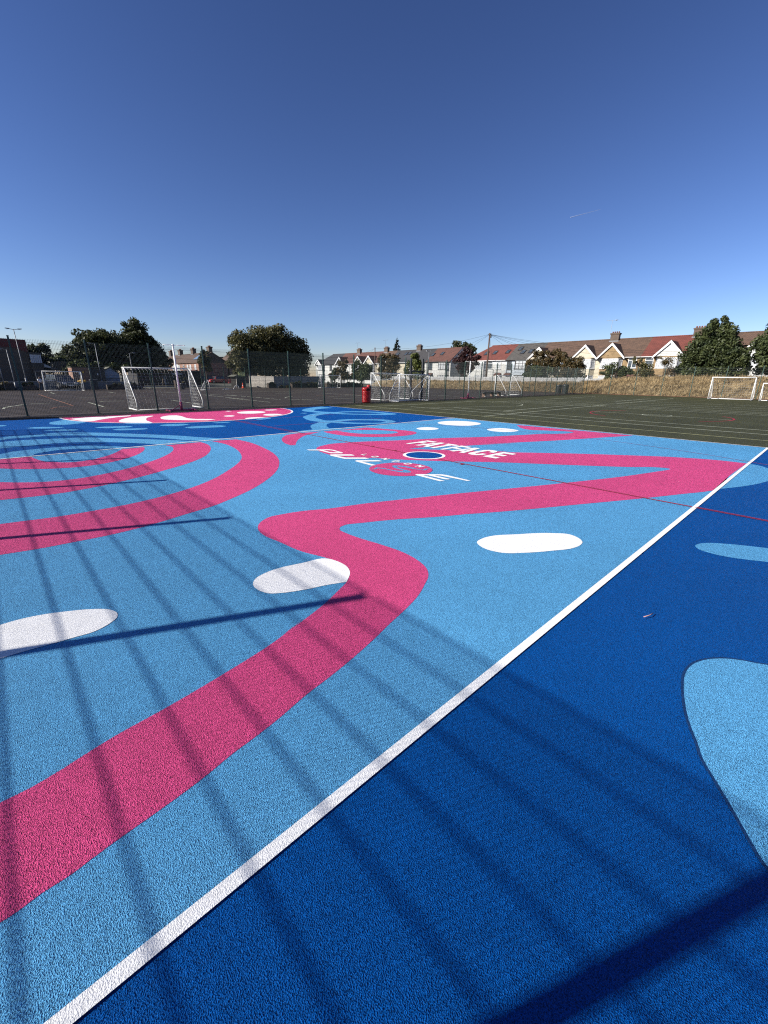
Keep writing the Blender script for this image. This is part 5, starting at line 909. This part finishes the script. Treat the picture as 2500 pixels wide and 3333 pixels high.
skin_chain('hair', [(-.005,0,1.345),(-.03,0,1.30),(-.045,0,1.24)], [(0,1),(1,2)], [(.082,.076),(.075,.075),(.05,.06)], 'hair', p, 2)
for sx, (hx, hy, hz) in ((1, V_[9]), (-1, V_[13])):
    for k in range(4):
        dx = -.018+.012*k; ln = (.040, .046, .043, .034)[k]
        skin_chain('finger', [(hx+dx, hy, hz-.005), (hx+dx+.004, hy-.004*sx, hz-.005-ln*.5), (hx+dx+.012, hy-.012*sx, hz-.005-ln)], [(0,1),(1,2)], [.006,.0055,.0045], 'skin', p, 1)
    skin_chain('thumb', [(hx+.012, hy-.006*sx, hz+.02), (hx+.032, hy-.012*sx, hz+.004), (hx+.038, hy-.014*sx, hz-.016)], [(0,1),(1,2)], [.008,.0065,.005], 'skin', p, 1)

# ------------------------------------------------------------------ telegraph pole and its wires
t = thing('telegraph_pole', 'tall brown telegraph pole before the red tiled hipped roof', 'telegraph pole', (66.0, 44.3, 0))
MB().tube([(.0, .0, 0), (.0, .02, 5), (-.02, .0, 9.15)], .17, 12, .115).build('pole', M['polewood'], t, True)
b = MB(); b.box(-.1, .1, -.33, -.14, 8.35, 8.85); b.lathe([(.135, 8.72), (.17, 8.74), (.17, 8.80), (.135, 8.82)], n=12); b.box(-.12, .12, -.28, .28, 8.95, 9.03); b.build('junction_box', M['black'], t)
t2 = thing('telegraph_pole', 'distant bare wooden pole rising between the two gables of the far terrace', 'telegraph pole', (70, 78.8, 0)); MB().tube([(0,0,0),(0,0,8.4)], .13, 8, .10).build('pole', M['polewood'], t2, True); MB().tube([(-.02,-.25,8.1),(-.02,.25,8.1)], .03, 6).build('step', M['black'], t2)
t = thing('overhead_wires', 'thin black wires fanning from the telegraph pole to the roofs', 'wires', (66, 44.3, 8.95))
def wire(p, q, sag, r=.014):
    p, q = Vector(p), Vector(q); MB().tube([p.lerp(q, i/14)+Vector((0, 0, -4*sag*(i/14)*(1-i/14))) for i in range(15)], r, 4).build('wire', M['cable'], t)
o_ = Vector((66, 44.3, 8.95))
for q, sg in [((70, 78.8, 8.2), .9), ((77, 62, 5.6), .3), ((77, 68, 5.6), .4), ((76.8, 43, 5.4), .25), ((76.8, 38, 5.4), .3), ((76.8, 35, 5.4), .35), ((76.8, 27, 5.4), .5), ((77, 17, 5.4), .8), ((77, 9, 5.5), 1.0), ((76.8, 50.5, 5.4), .2)]:
    wire((0, 0, 0), Vector(q)-o_, sg)
wire(Vector((70, 78.8, 8.2))-o_, Vector((77, 112, 5.6))-o_, .8)
wire(Vector((70, 78.8, 8.2))-o_, Vector((77, 97, 5.8))-o_, .5)

# ------------------------------------------------------------------ faint vapour trail high up
def far(px, py, D):
    r = Vector(Rv)*((px-1250)/1336.09)-Vector(Uv)*((py-1666.5)/1336.09)+Vector(Fv); return Vector((0, 0, 1.645))+r.normalized()*D
b = MB(); P0, P1 = far(1857, 708, 9000), far(1955, 681, 9600)
b.tube([P0, P1], 8, 8, 2)
o = tag(b.build('vapour_trail', M['contrail'], None, True), 'short faint white aircraft trail high in the blue sky', 'vapour trail'); o['kind'] = 'stuff'
# small scuff and leaf on the near dark blue paint
t = tag(MB().tube([(3.16, .61, .012), (3.21, .585, .018), (3.27, .58, .012)], .0035, 5).build('twig', M['driedstem'], None, True), 'tiny pale twig lying on the dark blue paint right of the white line', 'twig')
